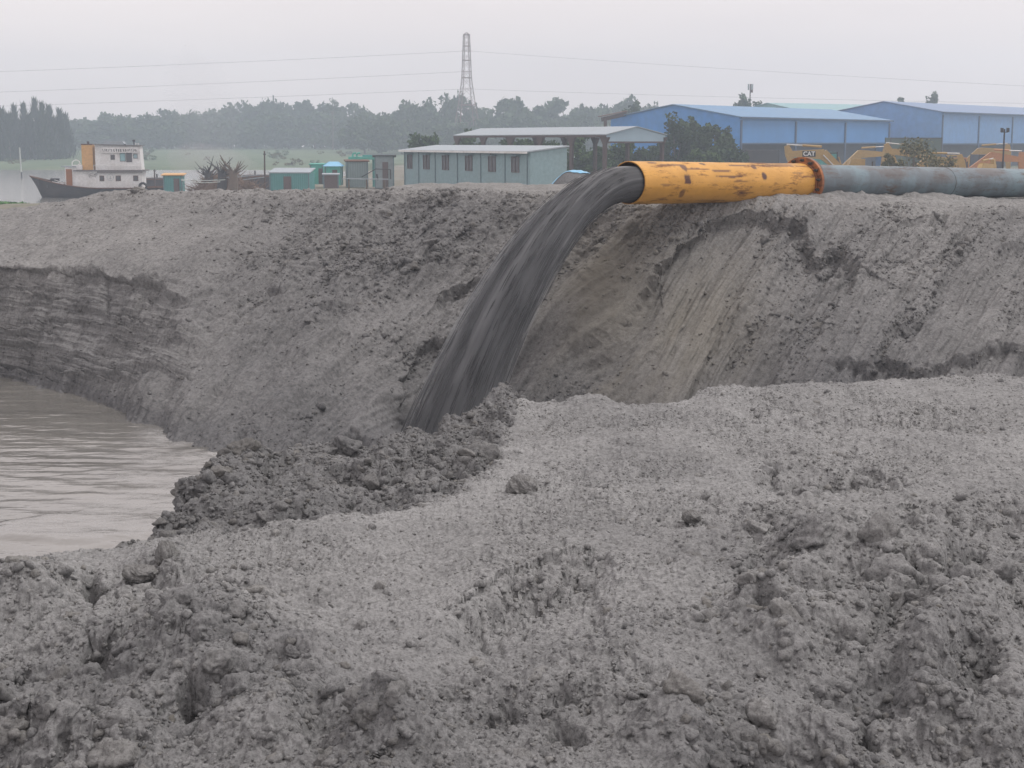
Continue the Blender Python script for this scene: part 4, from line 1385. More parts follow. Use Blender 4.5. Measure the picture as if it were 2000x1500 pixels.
# shrubs on the far field
for i in range(26):
    px = r_t.uniform(-20, 700); d = r_t.uniform(335, 520)
    h = r_t.uniform(0.8, 2.0)
    make_tree("shrub", 400 + i % 3, h, h * r_t.uniform(1.5, 3.0), (X(px, d), d, FIELD(d) - 0.1), i, "low pale shrub scattered on the green field across the river", "shrubs on the far field", M['dry_leaf'] if i % 3 else M['leaf_near'], 10, 260, 0.2, 0.02, name="shrub")
# floating weed at the near river shore
def weeds():
    r = np.random.default_rng(9)
    n = 2600
    px = r.uniform(-60, 62, n); d = r.uniform(128, 143, n) 
    x = (px - 1000) / FPX * d
    keep = r.random(n) < np.clip(1.2 - px / 60, 0.1, 1)
    p = np.stack([x, d, 0.05 + r.random(n) * 0.35], -1)[keep]
    V, F = quads_at(p, 0.22, r, 0.6)
    o = np_mesh("floating_weed", V, F, leaf_material("water_weed", (0.04, 0.14, 0.035), (0.10, 0.26, 0.06), 0.8), smooth=False)
    return tag(o, "bright green weed floating along the river's near shore", "weed", None, 'stuff')
weeds()

# ------------------------------------------------------------------ materials of the built things
M['blue'] = plain("blue_cladding", (0.06, 0.25, 0.62), 0.55, 0, 0.18, (0.20, 0.24, 0.28), 0.15)
M['blue_grey'] = plain("faded_blue_cladding", (0.12, 0.28, 0.55), 0.55, 0, 0.2, (0.25, 0.28, 0.32), 0.15)
M['roof_blue'] = plain("pale_blue_roof_sheet", (0.15, 0.28, 0.45), 0.7, 0.0, 0.3, (0.28, 0.34, 0.40), 0.2)
M['roof_lilac'] = plain("pale_lilac_roof_sheet", (0.20, 0.28, 0.43), 0.7, 0.0, 0.3, (0.3, 0.33, 0.38), 0.2)
M['teal_roof'] = plain("faded_teal_sheet", (0.24, 0.42, 0.45), 0.6, 0, 0.3, (0.25, 0.3, 0.3), 0.3)
M['dark_blue'] = plain("dark_blue_steel", (0.05, 0.10, 0.19), 0.6)
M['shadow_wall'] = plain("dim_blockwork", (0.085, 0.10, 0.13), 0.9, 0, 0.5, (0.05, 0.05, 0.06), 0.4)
M['brown_steel'] = plain("red_oxide_steel", (0.085, 0.055, 0.05), 0.7, 0, 0.4, (0.05, 0.045, 0.045), 0.8)
M['rust'] = plain("rust", (0.13, 0.065, 0.04), 0.9, 0, 0.5, (0.06, 0.04, 0.035), 2.0)
M['tin'] = plain("pale_tin_roof", (0.33, 0.38, 0.42), 0.6, 0.0, 0.35, (0.3, 0.31, 0.32), 0.6)
M['cabin'] = plain("pale_blue_plaster", (0.25, 0.36, 0.39), 0.8, 0, 0.35, (0.20, 0.24, 0.24), 0.5)
M['cabin_trim'] = plain("grey_blue_trim", (0.15, 0.22, 0.25), 0.8)
M['glass'] = plain("dusty_glass", (0.075, 0.075, 0.085), 0.25, 0, 0.4, (0.14, 0.13, 0.13), 1.5)
M['frame'] = plain("brown_frame", (0.13, 0.10, 0.10), 0.7)
M['white'] = plain("dirty_white_paint", (0.78, 0.78, 0.78), 0.55, 0, 0.4, (0.34, 0.28, 0.22), 0.7)
M['hull'] = plain("tarred_hull", (0.045, 0.047, 0.055), 0.6, 0, 0.5, (0.10, 0.075, 0.06), 0.5)
M['deck'] = plain("grey_deck", (0.16, 0.15, 0.15), 0.8, 0, 0.5)
M['orange'] = plain("orange_paint", (0.66, 0.38, 0.14), 0.6, 0, 0.25, (0.3, 0.16, 0.08), 0.8)
M['door'] = plain("rusty_door", (0.33, 0.13, 0.05), 0.7, 0, 0.4)
M['teal'] = plain("teal_paint", (0.07, 0.30, 0.29), 0.6, 0, 0.35, (0.10, 0.15, 0.14), 0.8)
M['teal_light'] = plain("bright_teal_paint", (0.09, 0.42, 0.35), 0.6, 0, 0.35, (0.2, 0.22, 0.19), 0.9)
M['sky_roof'] = plain("sky_blue_sheet", (0.22, 0.50, 0.72), 0.5, 0, 0.3, (0.3, 0.35, 0.38), 0.9)
M['grey_sheet'] = plain("grey_sheet", (0.27, 0.33, 0.35), 0.7, 0, 0.4, (0.17, 0.15, 0.14), 0.5)
M['digger'] = plain("digger_yellow", (0.41, 0.27, 0.095), 0.55, 0, 0.45, (0.22, 0.15, 0.08), 0.9)
M['digger_orange'] = plain("digger_orange", (0.44, 0.20, 0.08), 0.55, 0, 0.35, (0.22, 0.12, 0.08), 0.9)
M['chrome'] = plain("bare_steel_rod", (0.62, 0.62, 0.62), 0.3, 0.6, 0.2)
M['black'] = plain("black_rubber", (0.018, 0.018, 0.02), 0.7, 0, 0.3, (0.05, 0.045, 0.04), 2)
M['wood'] = plain("grey_driftwood", (0.16, 0.125, 0.10), 0.95, 0, 0.5, (0.07, 0.055, 0.05), 1.5)
M['twig'] = plain("brown_brushwood", (0.17, 0.115, 0.085), 0.95, 0, 0.5, (0.09, 0.06, 0.05), 1.0)
M['pole_paint'] = plain("pale_pole", (0.55, 0.60, 0.57), 0.7)
M['tower'] = plain("red_and_grey_lattice", (0.20, 0.11, 0.10), 0.7, 0, 0.5, (0.26, 0.24, 0.24), 0.12)
M['wire'] = plain("dull_cable", (0.16, 0.16, 0.17), 0.6)

def ribbed(name, col, scale, dirt=0.25):
    """corrugated sheet: ribs as a bump along one axis"""
    m, nt, b = nodes_of(name)
    v = coords(nt)
    n1 = noise(nt, v, 0.25, 6, 0.65)
    c = mix(nt, ramp(nt, n1, [(0.35, 0), (0.65, 1)]), [k * 0.85 for k in col], col)
    wv = nt.nodes.new("ShaderNodeTexWave")
    wv.inputs["Scale"].default_value = scale
    nt.links.new(v, wv.inputs["Vector"])
    c = mix(nt, ramp(nt, wv.outputs["Fac"], [(0.0, 0.35), (0.25, 0.0)]), c, [k * 0.55 for k in col])
    nt.links.new(c, b.inputs["Base Color"])
    b.inputs["Roughness"].default_value = 0.5
    bump(nt, b, wv.outputs["Fac"], 0.6, 0.03)
    return m
M['rib_blue'] = ribbed("ribbed_blue_sheet", (0.075, 0.265, 0.60), 1.0)
M['rib_pale'] = ribbed("ribbed_pale_sheet", (0.34, 0.46, 0.55), 1.4)
M['rib_teal'] = ribbed("ribbed_teal_sheet", (0.10, 0.31, 0.31), 1.6)
M['rib_grey'] = ribbed("ribbed_grey_sheet", (0.25, 0.32, 0.33), 1.4)

def frame2(p0, p1):
    """local frame of a building: x along the long side from the near corner p0 to p1, y away from it (behind the face seen)"""
    a = Vector((p1[0] - p0[0], p1[1] - p0[1], 0))
    L = a.length
    return L, math.atan2(a.y, a.x)

# ------------------------------------------------------------------ warehouses
def warehouse(name, label, corner, ang, L, Wd, z0, eave, rise, clad_bottom, bays, mats, gable_bottom=None):
    """long side along local +x, gable at x=0 running along local +y"""
    t = empty(name, (corner[0], corner[1], z0), ang)
    tag(t, label, "warehouse")
    eh = eave - z0; rh = eh + rise; cb = clad_bottom - z0
    gb = (gable_bottom - z0) if gable_bottom else cb
    wall = MB()
    wall.box((L / 2, 0.06, (eh + cb) / 2), (L, 0.12, eh - cb))
    wall.box((L / 2, Wd - 0.06, eh / 2), (L, 0.12, eh))
    wall.build("side_wall", mats['wall'], t)
    for x in (-0.14, L + 0.003):
        g = MB()
        g.prism([(x, 0, gb), (x, 0, eh), (x, Wd / 2, rh), (x, Wd, eh), (x, Wd, gb)], (0.137, 0, 0))
        recalc(g.build("gable_wall", mats['gable'], t))
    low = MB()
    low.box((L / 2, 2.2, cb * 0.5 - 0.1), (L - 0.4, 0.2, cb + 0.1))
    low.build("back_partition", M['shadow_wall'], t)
    rf = MB()
    o = 0.35
    sl = rise / (Wd / 2)
    for s in (1, -1):
        y0 = -o if s == 1 else Wd + o
        z = eh - o * sl + 0.05
        rf.prism([(-0.45, y0, z), (-0.45, Wd / 2, rh + 0.05), (-0.45, Wd / 2, rh + 0.15), (-0.45, y0, z + 0.10)], (L + 0.9, 0, 0))
    recalc(rf.build("roof", mats['roof'], t))
    gu = MB(); gu.box((L / 2, -o - 0.09, eh - o * sl + 0.02), (L + 0.9, 0.16, 0.2)); gu.build("gutter", mats['trim'], t)
    for k in range(bays + 1):
        x = L * k / bays
        c = MB(); c.box((min(max(x, 0.2), L - 0.2), -0.085, (eh - 0.4) / 2), (0.34, 0.165, eh - 0.4)); c.build("column", mats['trim'], t)
    bm_ = MB(); bm_.box((L / 2, -0.04, cb - 0.1), (L, 0.08, 0.2)); bm_.build("sill_beam", mats['trim'], t)
    return t

ANG_W = math.atan2(37, 28.9)
Y1 = 210.0
C1 = (X(1445, Y1), Y1)
warehouse("warehouse", "bright blue steel warehouse with a low gable behind the dark tree clump", C1, ANG_W, 47.5, 21.0, 1.4, Z(229, Y1), 1.75, Z(279, Y1), 3,
          dict(wall=M['rib_blue'], gable=M['blue'], roof=M['roof_blue'], trim=M['dark_blue']), gable_bottom=2.0)
Y2 = 250.0
C2 = (X(1838, Y2), Y2)
warehouse("warehouse", "larger greyer-blue warehouse behind the parked diggers, running out of the picture", C2, ANG_W, 78.0, 20.0, 1.4, Z(219, Y2), 1.75, Z(280, Y2), 5,
          dict(wall=M['blue_grey'], gable=M['blue_grey'], roof=M['roof_lilac'], trim=M['dark_blue']), gable_bottom=2.0)
# teal shed roof showing over the first warehouse
Y3 = 300.0
C3 = (X(1560, Y3), Y3)
warehouse("shed", "distant faded teal shed with a rusty ridge, between the two blue warehouses", C3, ANG_W - 0.3, 30.0, 17.0, 1.4, Z(216, Y3), 1.5, Z(262, Y3), 3,
          dict(wall=M['teal_roof'], gable=M['teal_roof'], roof=M['teal_roof'], trim=M['rust']))

# brown portal frame at the left flank of the first warehouse
pf = empty("portal_frame", (X(1182, 219), 219, 1.4))
tag(pf, "rusty brown steel portal frame leaning on the left end of the blue warehouse", "steel frame")
ztop = Z(232, 219) - 1.4
dx = X(1222, 222) - X(1182, 219)
mb = MB(); mb.box((0, 0, ztop / 2), (0.45, 0.3, ztop)); mb.build("post", M['brown_steel'], pf)
mb = MB(); mb.bar((-0.5, 0, ztop - 0.1), (dx, 2.5, ztop + 0.75), 0.3, 0.55); mb.build("rafter", M['brown_steel'], pf)
mb = MB(); mb.bar((-0.9, -0.2, ztop + 0.30), (dx, 2.3, ztop + 1.12), 0.7, 0.08); mb.build("roof_strip", M['rust'], pf)

# ------------------------------------------------------------------ open steel shed
def steel_shed():
    A, B = Vector((X(1186, 150), 150, 0)), Vector((X(893, 176), 176, 0))
    L, ang = frame2(A, B)
    z0 = 1.45
    t = empty("open_shed", (A.x, A.y, z0), ang)
    tag(t, "open-sided shed with thin tin roof on brown steel posts, behind the pale cabin row", "shed")
    Wd = 6.6                                     # local y is -width (behind)
    eh = Z(263.5, 150) - z0; rise = 0.78
    rf = MB()
    for y0 in (0.35, -Wd - 0.35):
        rf.prism([(-0.3, y0, eh), (-0.3, -Wd / 2, eh + rise), (-0.3, -Wd / 2, eh + rise + 0.07), (-0.3, y0, eh + 0.07)], (L + 0.6, 0, 0))
    recalc(rf.build("roof", M['tin'], t))
    fa = MB(); fa.box((L / 2, 0.31, eh - 0.12), (L + 0.5, 0.07, 0.2)); fa.build("eave_beam", M['brown_steel'], t)
    g = MB(); g.prism([(-0.1, 0.2, eh - 0.62), (-0.1, 0.2, eh - 0.02), (-0.1, -Wd / 2, eh + rise - 0.03), (-0.1, -Wd - 0.2, eh - 0.02), (-0.1, -Wd - 0.2, eh - 0.62)], (-0.06, 0, 0))
    recalc(g.build("gable_sheet", M['rib_pale'], t))
    gb = MB(); gb.box((-0.11, -Wd / 2, eh - 0.7), (0.14, Wd + 0.5, 0.16)); gb.build("tie_beam", M['brown_steel'], t)
    n = 6
    for k in range(n):
        x = 0.25 + (L - 0.5) * k / (n - 1)
        for y in (0.1, -Wd - 0.1):
            p = MB()
            p.prism([(x - 0.20, y - 0.12, 0), (x + 0.20, y - 0.12, 0), (x + 0.24, y - 0.12, eh - 0.9), (x + 0.75, y - 0.12, eh - 0.22), (x - 0.75, y - 0.12, eh - 0.22), (x - 0.24, y - 0.12, eh - 0.9)], (0, 0.24, 0))
            recalc(p.build("post", M['brown_steel'], t))
    for k in range(n):
        x = 0.25 + (L - 0.5) * k / (n - 1)
        p = MB(); p.bar((x, 0, eh - 0.22), (x, -Wd / 2, eh + rise - 0.3), 0.16, 0.22); p.bar((x, -Wd, eh - 0.22), (x, -Wd / 2, eh + rise - 0.3), 0.16, 0.22)
        p.build("rafter", M['brown_steel'], t)
steel_shed()

# ------------------------------------------------------------------ pale cabin row
def cabin_row():
    A, B = Vector((X(1036, 120), 120, 0)), Vector((X(789, 140), 140, 0))
    L, ang = frame2(A, B)
    z0 = 1.5
    t = empty("cabin_row", (A.x, A.y, z0), ang)
    tag(t, "long pale blue cabin row with a lean-to tin roof and six shaded windows", "building")
    eh = Z(297.5, 120) - z0
    Wd, rise = 3.3, 0.36
    w = MB()
    w.prism([(0, 0, 0), (0, 0, eh), (0, -Wd, eh + rise), (0, -Wd, 0)], (L, 0, 0))
    recalc(w.build("wall", M['cabin'], t))
    r = MB()
    s = rise / Wd
    r.prism([(-0.12, 0.4, eh - 0.4 * s + 0.03), (-0.12, 0.4, eh - 0.4 * s + 0.13), (-0.12, -Wd - 0.15, eh + rise + 0.15), (-0.12, -Wd - 0.15, eh + rise + 0.05)], (L + 0.5, 0, 0))
    recalc(r.build("roof", M['tin'], t))
    f = MB(); f.box((L / 2, 0.43, eh - 0.02), (L + 0.4, 0.05, 0.16)); f.build("fascia", M['white'], t)
    def t_of(px):
        # distance along the front for a photograph column
        k = (px - 1000) / FPX
        d = (B - A).normalized()
        return (k * A.y - A.x) / (d.x - k * d.y)
    zw0, zw1 = Z(336.5, 120) - z0, Z(308, 120) - z0
    for i, px in enumerate((803, 835, 872, 917, 962, 1007)):
        x = t_of(px)
        wd = 1.15 if i else 0.9
        fr = MB()
        zc, hh = (zw0 + zw1) / 2, (zw1 - zw0)
        for sx in (-1, 0, 1):
            fr.box((x + sx * wd / 2, 0.03, zc), (0.06, 0.08, hh))
        for z in (zw0 - 0.03, zw1 + 0.03):
            fr.box((x, 0.03, z), (wd + 0.06, 0.08, 0.06))
        wi = fr.build("window", M['frame'], t)
        for sx in (-1, 1):
            p = MB(); p.box((x + sx * wd / 4, 0.012, zc), (wd / 2 - 0.07, 0.02, hh - 0.01)); p.build("pane", M['glass'], wi)
        sh = MB(); sh.box((x, 0.26, zw1 + 0.13), (wd + 0.5, 0.5, 0.06)); sh.build("sunshade", M['cabin_trim'], wi)
    for px in (793, 820, 852, 895, 940, 987, 1030):
        x = t_of(px)
        p = MB(); p.box((x, 0.035, (eh - 0.1) / 2), (0.10, 0.07, eh - 0.1)); p.build("pilaster", M['cabin_trim'], t)
    p = MB(); p.tube([(t_of(961), 0.1, zw1 + 0.16), (t_of(961), 0.1, eh + 0.05)], 0.05, 6); p.build("vent_pipe", M['hull'], t)
    pl = MB(); pl.box((L / 2, 0.05, 0.2), (L + 0.02, 0.1, 0.4)); pl.build("plinth", M['cabin_trim'], t)
cabin_row()

# ------------------------------------------------------------------ lattice tower, mast, cables
def lattice_tower():
    d = 480.0
    t = empty("lattice_tower", (X(912, d), d, 2.2))
    tag(t, "tall tapering steel lattice tower rising behind the far wood", "tower")
    k = d / FPX
    z = lambda py: Z(py, d) - 2.2
    lev = [(300, 60), (262, 48), (225, 38), (205, 31), (186, 26), (168, 21), (152, 17.5), (134, 16), (118, 15), (104, 14), (90, 12.8), (78, 11.8), (68, 11.3)]
    legs, br = [MB() for _ in range(4)], MB()
    P = []
    for py, w in lev:
        h = w * k / 2 / 1.15
        ca, sa = math.cos(0.3), math.sin(0.3)
        P.append([Vector((x * ca - y * sa, x * sa + y * ca, z(py))) for x, y in ((-h, -h), (h, -h), (h, h), (-h, h))])
    for a, b in zip(P, P[1:]):
        for q in range(4):
            legs[q].bar(a[q], b[q], 0.17)
            br.bar(a[q], b[(q + 1) % 4], 0.07)
            br.bar(a[(q + 1) % 4], b[q], 0.07)
    for i in (3, 6, 8, 10, 12):
        for q in range(4):
            br.bar(P[i][q], P[i][(q + 1) % 4], 0.26)
    for lg in legs: lg.build("leg", M['tower'], t)
    br.build("bracing", M['tower'], t)
    pk = MB()
    for q in range(4):
        pk.bar(P[-1][q], (0, 0, z(63)), 0.14)
    pk.build("peak", M['tower'], t)
    ar = MB()
    for py in (100, 140, 174):
        for s in (-1, 1):
            ar.bar((0, 0, z(py)), (s * 1.6, 0, z(py) + 0.1), 0.14)
    ar.build("cross_arms", M['tower'], t)
lattice_tower()

def cable(p0, p1, sag, rad, label):
    n = 40
    mb = MB()
    c = p0
    pts = []
    for i in range(n + 1):
        u = i / n
        p = p0.lerp(p1, u)
        p.z -= sag * 4 * u * (1 - u)
        pts.append(p - c)
    mb.tube(pts, rad, 5)
    o = mb.build("power_cable", M['wire'])
    o.location = c
    tag(o, label, "cable", "power cables from the lattice tower")
for py, pl, zl, sl, pr, zr, sr, nm in ((100, -300, 150, 1.6, 2200, 178, 1.0, "uppermost"), (140, -300, 190, 1.6, None, 0, 0, "middle"), (174, -300, 216, 1.2, 2200, 205, 0.8, "lowest")):
    cable(W(902, py, 480), W(pl, zl, 455), sl * 0.3, 0.036, f"{nm} thin power cable running left from the lattice tower across the sky")
    if pr:
        cable(W(922, py, 480), W(pr, zr, 430), sr * 0.6, 0.03, f"{nm} thin power cable running right from the lattice tower over the warehouses")

def phone_mast():
    d = 340.0
    t = empty("phone_mast", (X(1463, d), d, 1.5))
    tag(t, "slim phone mast with panel antennas at its top, behind the blue warehouse", "mast")
    z = lambda py: Z(py, d) - 1.5
    m = MB(); m.tube([(0, 0, 0), (0, 0, z(164))], [0.22, 0.11], 8); m.build("pole", M['brown_steel'], t)
    for a in range(5):
        w = a * 1.257
        for py, h in ((170, 1.3),):
            p = MB(); p.box((0.5 * math.cos(w), 0.5 * math.sin(w), z(py)), (0.2, 0.2, h)); p.bar((0, 0, z(py)), (0.45 * math.cos(w), 0.45 * math.sin(w), z(py)), 0.06); p.build("antenna", M['grey_sheet'], t)
    p = MB(); p.box((0.3, 0, z(178)), (0.5, 0.4, 0.6)); p.build("radio_box", M['rust'], t)
phone_mast()

def lamp_pole():
    d = 105.0
    t = empty("lamp_pole", (X(1961, d), d, 1.5))
    tag(t, "dark yard pole with two floodlights at the top, behind the grey pipe", "lamp pole")
    z = lambda py: Z(py, d) - 1.5
    m = MB(); m.tube([(0, 0, 0), (0, 0, z(252))], [0.075, 0.055], 8); m.build("pole", M['hull'], t)
    m = MB(); m.bar((-0.22, 0, z(258)), (0.22, 0, z(258)), 0.06); m.build("crossbar", M['hull'], t)
    for s in (-1, 1):
        m = MB(); m.box((s * 0.2, -0.08, z(254)), (0.17, 0.16, 0.28)); m.build("floodlight", M['hull'], t)
lamp_pole()

# ------------------------------------------------------------------ diggers
def excavator(label, loc, rz, boom_a, stick_a, paint, bucket_a=-1.2, mark=False, s=1.0):
    """local +x is the way the boom points; angles in the xz plane"""
    t = empty("excavator", loc, rz)
    tag(t, label, "excavator", "diggers parked before the warehouses")
    t.scale = (s, s, s)
    for y in (-1.1, 1.1):
        m = MB()
        prof = [(-1.9, 0.45), (-1.6, 0.05), (1.6, 0.05), (1.9, 0.45), (1.6, 0.88), (-1.6, 0.88)]
        m.prism([(x, y - 0.28, z) for x, z in prof], (0, 0.56, 0))
        tr = recalc(m.build("track", M['black'], t))
        for x in (-1.4, -0.7, 0, 0.7, 1.4):
            w = MB(); w.tube([(x, y - 0.31, 0.36), (x, y + 0.31, 0.36)], 0.22, 10); w.build("roller", M['hull'], tr)
    m = MB(); m.tube([(0, 0, 0.7), (0, 0, 1.05)], 0.75, 16); m.build("slewing_ring", M['hull'], t)
    m = MB()
    m.prism([(-2.3, -1.25, 1.08), (0.9, -1.25, 1.08), (0.9, -1.25, 1.5), (-0.5, -1.25, 2.1), (-2.3, -1.25, 2.15)], (0, 2.5, 0))
    hs = recalc(m.build("house", paint, t))
    m = MB(); m.box((-2.36, 0, 1.6), (0.12, 2.3, 0.8)); m.build("counterweight", M['hull'], hs)
    m = MB(); m.tube([(-1.5, -0.6, 2.1), (-1.5, -0.6, 2.75)], 0.07, 8); m.build("exhaust", M['hull'], hs)
    m = MB()
    m.prism([(-0.45, 0.35, 1.52), (1.0, 0.35, 1.52), (1.05, 0.35, 2.2), (0.75, 0.35, 3.0), (-0.45, 0.35, 3.0)], (0, 0.9, 0))
    cab = recalc(m.build("cab", paint, t))
    m = MB()
    m.prism([(-0.3, 0.335, 2.1), (0.9, 0.335, 2.1), (0.66, 0.335, 2.88), (-0.3, 0.335, 2.88)], (0, -0.012, 0)); recalc(m.build("window", M['glass'], cab))
    # boom, stick, bucket
    p0 = Vector((0.75, -0.2, 1.55))
    def pol(a, r): return Vector((math.cos(a) * r, 0, math.sin(a) * r))
    mid = p0 + pol(boom_a + 0.28, 2.9)
    tip = mid + pol(boom_a - 0.42, 2.9)
    bo = MB()
    w = Vector((0, 0.42, 0))
    def plate(a, b, ha, hb):
        n_ = (b - a).normalized(); up = Vector((-n_.z, 0, n_.x))
        return [a - up * ha, a + up * ha, b + up * hb, b - up * hb]
    bo.prism([p - w / 2 for p in plate(p0, mid, 0.28, 0.46)], w)
    bo.prism([p - w * 0.49 for p in plate(mid - pol(boom_a, 0.12), tip, 0.45, 0.24)], w * 0.98)
    bm_ = recalc(bo.build("boom", paint, t))
    s1 = tip + pol(stick_a, 2.6); s0 = tip - pol(stick_a, 0.75)
    st = MB(); st.prism([p - w * 0.4 for p in plate(s0, tip, 0.20, 0.36)], w * 0.8); st.prism([p - w * 0.39 for p in plate(tip, s1, 0.36, 0.17)], w * 0.78)
    stk = recalc(st.build("stick", paint, t))
    for a, b, rr_ in ((p0 + Vector((0.3, 0.32, -0.1)), mid + Vector((0, 0.32, -0.1)), 0.1), (mid + Vector((0.1, 0, 0.62)), s0 + Vector((0, 0, 0.1)), 0.1)):
        c = MB(); c.tube([a, a.lerp(b, 0.55)], rr_, 8); cy = c.build("ram_cylinder", paint, bm_)
        c = MB(); c.tube([a.lerp(b, 0.54), b], rr_ * 0.55, 8); c.build("ram_rod", M['chrome'], bm_)
    bk = MB()
    B = []
    for x, z in [(0, 0), (0.28, 0.15), (0.75, 0.05), (1.0, -0.4), (0.85, -0.9), (0.35, -1.1), (0.15, -0.9), (0.5, -0.55), (0.15, -0.25)]:
        ca, sa = math.cos(bucket_a), math.sin(bucket_a)
        B.append(s1 + Vector((x * ca - z * sa, -0.55, x * sa + z * ca)))
    bk.prism(B, (0, 1.1, 0))
    bu = recalc(bk.build("bucket", M['hull'], t))
    for k in range(4):
        m = MB(); c = B[5] + Vector((0, 0.12 + k * 0.28, 0)); m.bar(c, c + pol(bucket_a - 2.6, 0.28), 0.09); m.build("tooth", M['hull'], bu)
    lk = MB(); lk.bar(s1 - pol(stick_a, 0.6) + Vector((0, 0, 0.2)), s1 + Vector((0.3, 0, 0.1)), 0.12); lk.build("link", M['hull'], stk)
    if mark:
        # black panel with the maker's white lettering, on the side facing the river
        n_ = (tip - mid).normalized()
        ang = math.atan2(n_.z, n_.x)
        for side in (mark,):
            cen = mid.lerp(tip, 0.42)
            q = MB()
            R = Matrix.Rotation(-ang, 3, 'Y')
            q.box(cen + Vector((0, side * 0.222, 0)), (1.15, 0.02, 0.5), R)
            pl = q.build("maker_plate", M['black'], bm_)
            cu = bpy.data.curves.new("maker_lettering", 'FONT')
            cu.body = "CAT"; cu.size = 0.52; cu.extrude = 0.008; cu.align_x = 'CENTER'; cu.align_y = 'CENTER'; cu.offset = 0.012
            cu.materials.append(M['white'])
            tmp = bpy.data.objects.new("maker_lettering", cu); C.objects.link(tmp)
            bpy.context.view_layer.update()
            me = bpy.data.meshes.new_from_object(tmp.evaluated_get(bpy.context.evaluated_depsgraph_get()))
            bpy.data.objects.remove(tmp)
            tx = bpy.data.objects.new("maker_lettering", me); C.objects.link(tx); tx.parent = pl
            pos = cen + Vector((0, side * 0.245, 0))
            if side < 0:
                xa = Vector((n_.x, 0, n_.z)); za = Vector((0, -1, 0))
            else:
                xa = Vector((-n_.x, 0, -n_.z)); za = Vector((0, 1, 0))
            ya = za.cross(xa)
            Rm = Matrix((xa, ya, za)).transposed().to_4x4(); Rm.translation = pos
            tx.matrix_local = Rm
    return t

GZ = 1.45
DD = 135.0
k = DD / FPX
# first digger points left: its stick hangs at px 1530, boom slopes down to the right
excavator("yellow digger with raised arm and black maker's plate, just above the orange flange", (X(1675, DD), DD, GZ), math.pi, 0.42, -1.9, M['digger'], -1.9, mark=1, s=1.0)
excavator("yellow digger whose curled arm shows left of the tangled olive bush", (X(1862, 140), 140, GZ), math.pi - 0.05, 0.47, -2.0, M['digger'], -2.2, s=0.98)
excavator("yellow digger with arm reaching right, half hidden behind the tangled olive bush", (X(1752, 132), 132, GZ), 0.05, 0.33, -1.35, M['digger'], -1.4, s=0.92)
excavator("small yellow digger with half-raised arm, between the bush and the lamp pole", (X(1893, 118), 118, GZ - 0.2), 0.9, 0.42, -1.3, M['digger'], -1.5, s=0.80)
excavator("orange digger with bent arm beside the lamp pole at the picture's right edge", (X(1876, 150), 150, GZ), 0.0, 0.30, -1.50, M['digger_orange'], -1.4, s=0.98)

excavator("yellow digger with arm folded low, standing behind the first digger's raised arm", (X(1630, 165), 165, GZ), 0.15, 0.40, -1.7, M['digger'], -1.5, s=0.95)
excavator("yellow digger farthest back, its bent arm showing just left of the lamp pole", (X(1862, 172), 172, GZ), -0.1, 0.42, -1.5, M['digger'], -1.4, s=1.0)

def container(name, label, px0, px1, py, d, mat, z0=1.4, dep=2.4):
    h = Z(py, d) - z0
    x0, x1 = X(px0, d), X(px1, d)
    t = empty(name, ((x0 + x1) / 2, d, z0))
    tag(t, label, "container")
    w = x1 - x0
    m = MB(); m.box((0, 0, h / 2), (w, dep, h)); m.build("shell", mat, t)
    for sx in (-1, 1):
        for sy in (-1, 1):
            m = MB(); m.box((sx * (w / 2 - 0.04), sy * (dep / 2 - 0.04), h / 2), (0.14, 0.14, h + 0.06)); m.build("corner_post", M['hull'], t)
    m = MB(); m.box((0, -dep / 2 - 0.01, h - 0.08), (w - 0.1, 0.06, 0.14)); m.build("top_rail", M['hull'], t)
container("container", "dark green container behind the tangled bush, against the larger warehouse", 1734, 1834, 269, 205, plain("dark_green_paint", (0.06, 0.10, 0.08), 0.7), dep=3.0)
container("container", "black container standing under the blue warehouse's open bay left of the first digger", 1452, 1518, 293, 190, M['hull'], dep=3.0)
container("container", "teal container behind the first digger's arm", 1556, 1632, 297, 150, M['teal'], dep=2.4)
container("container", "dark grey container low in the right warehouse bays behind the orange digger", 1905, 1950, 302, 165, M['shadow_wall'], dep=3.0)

# blue tarpaulin over a heap at the bank's back
def tarp():
    d = 72.0
    xs, ys = np.linspace(-1.3, 1.3, 60), np.linspace(-1.0, 1.0, 40)
    xg, yg = np.meshgrid(xs, ys)
    h = np.sqrt(np.clip(1 - (xg / 1.32) ** 2 - (yg / 1.02) ** 2, 0, 1)) ** 1.3
    h = h * (Z(333, d) - 3.7) * (1 + 0.12 * fbm(xg * 1.3, yg * 1.3, 3))
    t = empty("covered_heap", (X(1128, d), d, 3.7))
    tag(t, "low heap of earth under a blue tarpaulin, left of the pipe mouth", "heap")
    top = yg > -0.15 + 0.2 * np.sin(xg * 3)
    np_mesh("earth", np.stack([xg, yg, h - 0.02], -1).reshape(-1, 3), grid_faces(40, 60), M['bank'], t, attrs={'damp': np.full(xg.size, 0.7), 'tan': np.zeros(xg.size)})
    P = np.stack([xg, yg, h + 0.02], -1)[14:]
    np_mesh("tarpaulin", P.reshape(-1, 3), grid_faces(P.shape[0], 60), M['sky_roof'], t)
    b = MB(); b.tube([(0, 0, -2.4), (0, 0, 0.05)], [1.6, 1.25], 20); b.build("base", M['bank'], t)
tarp()

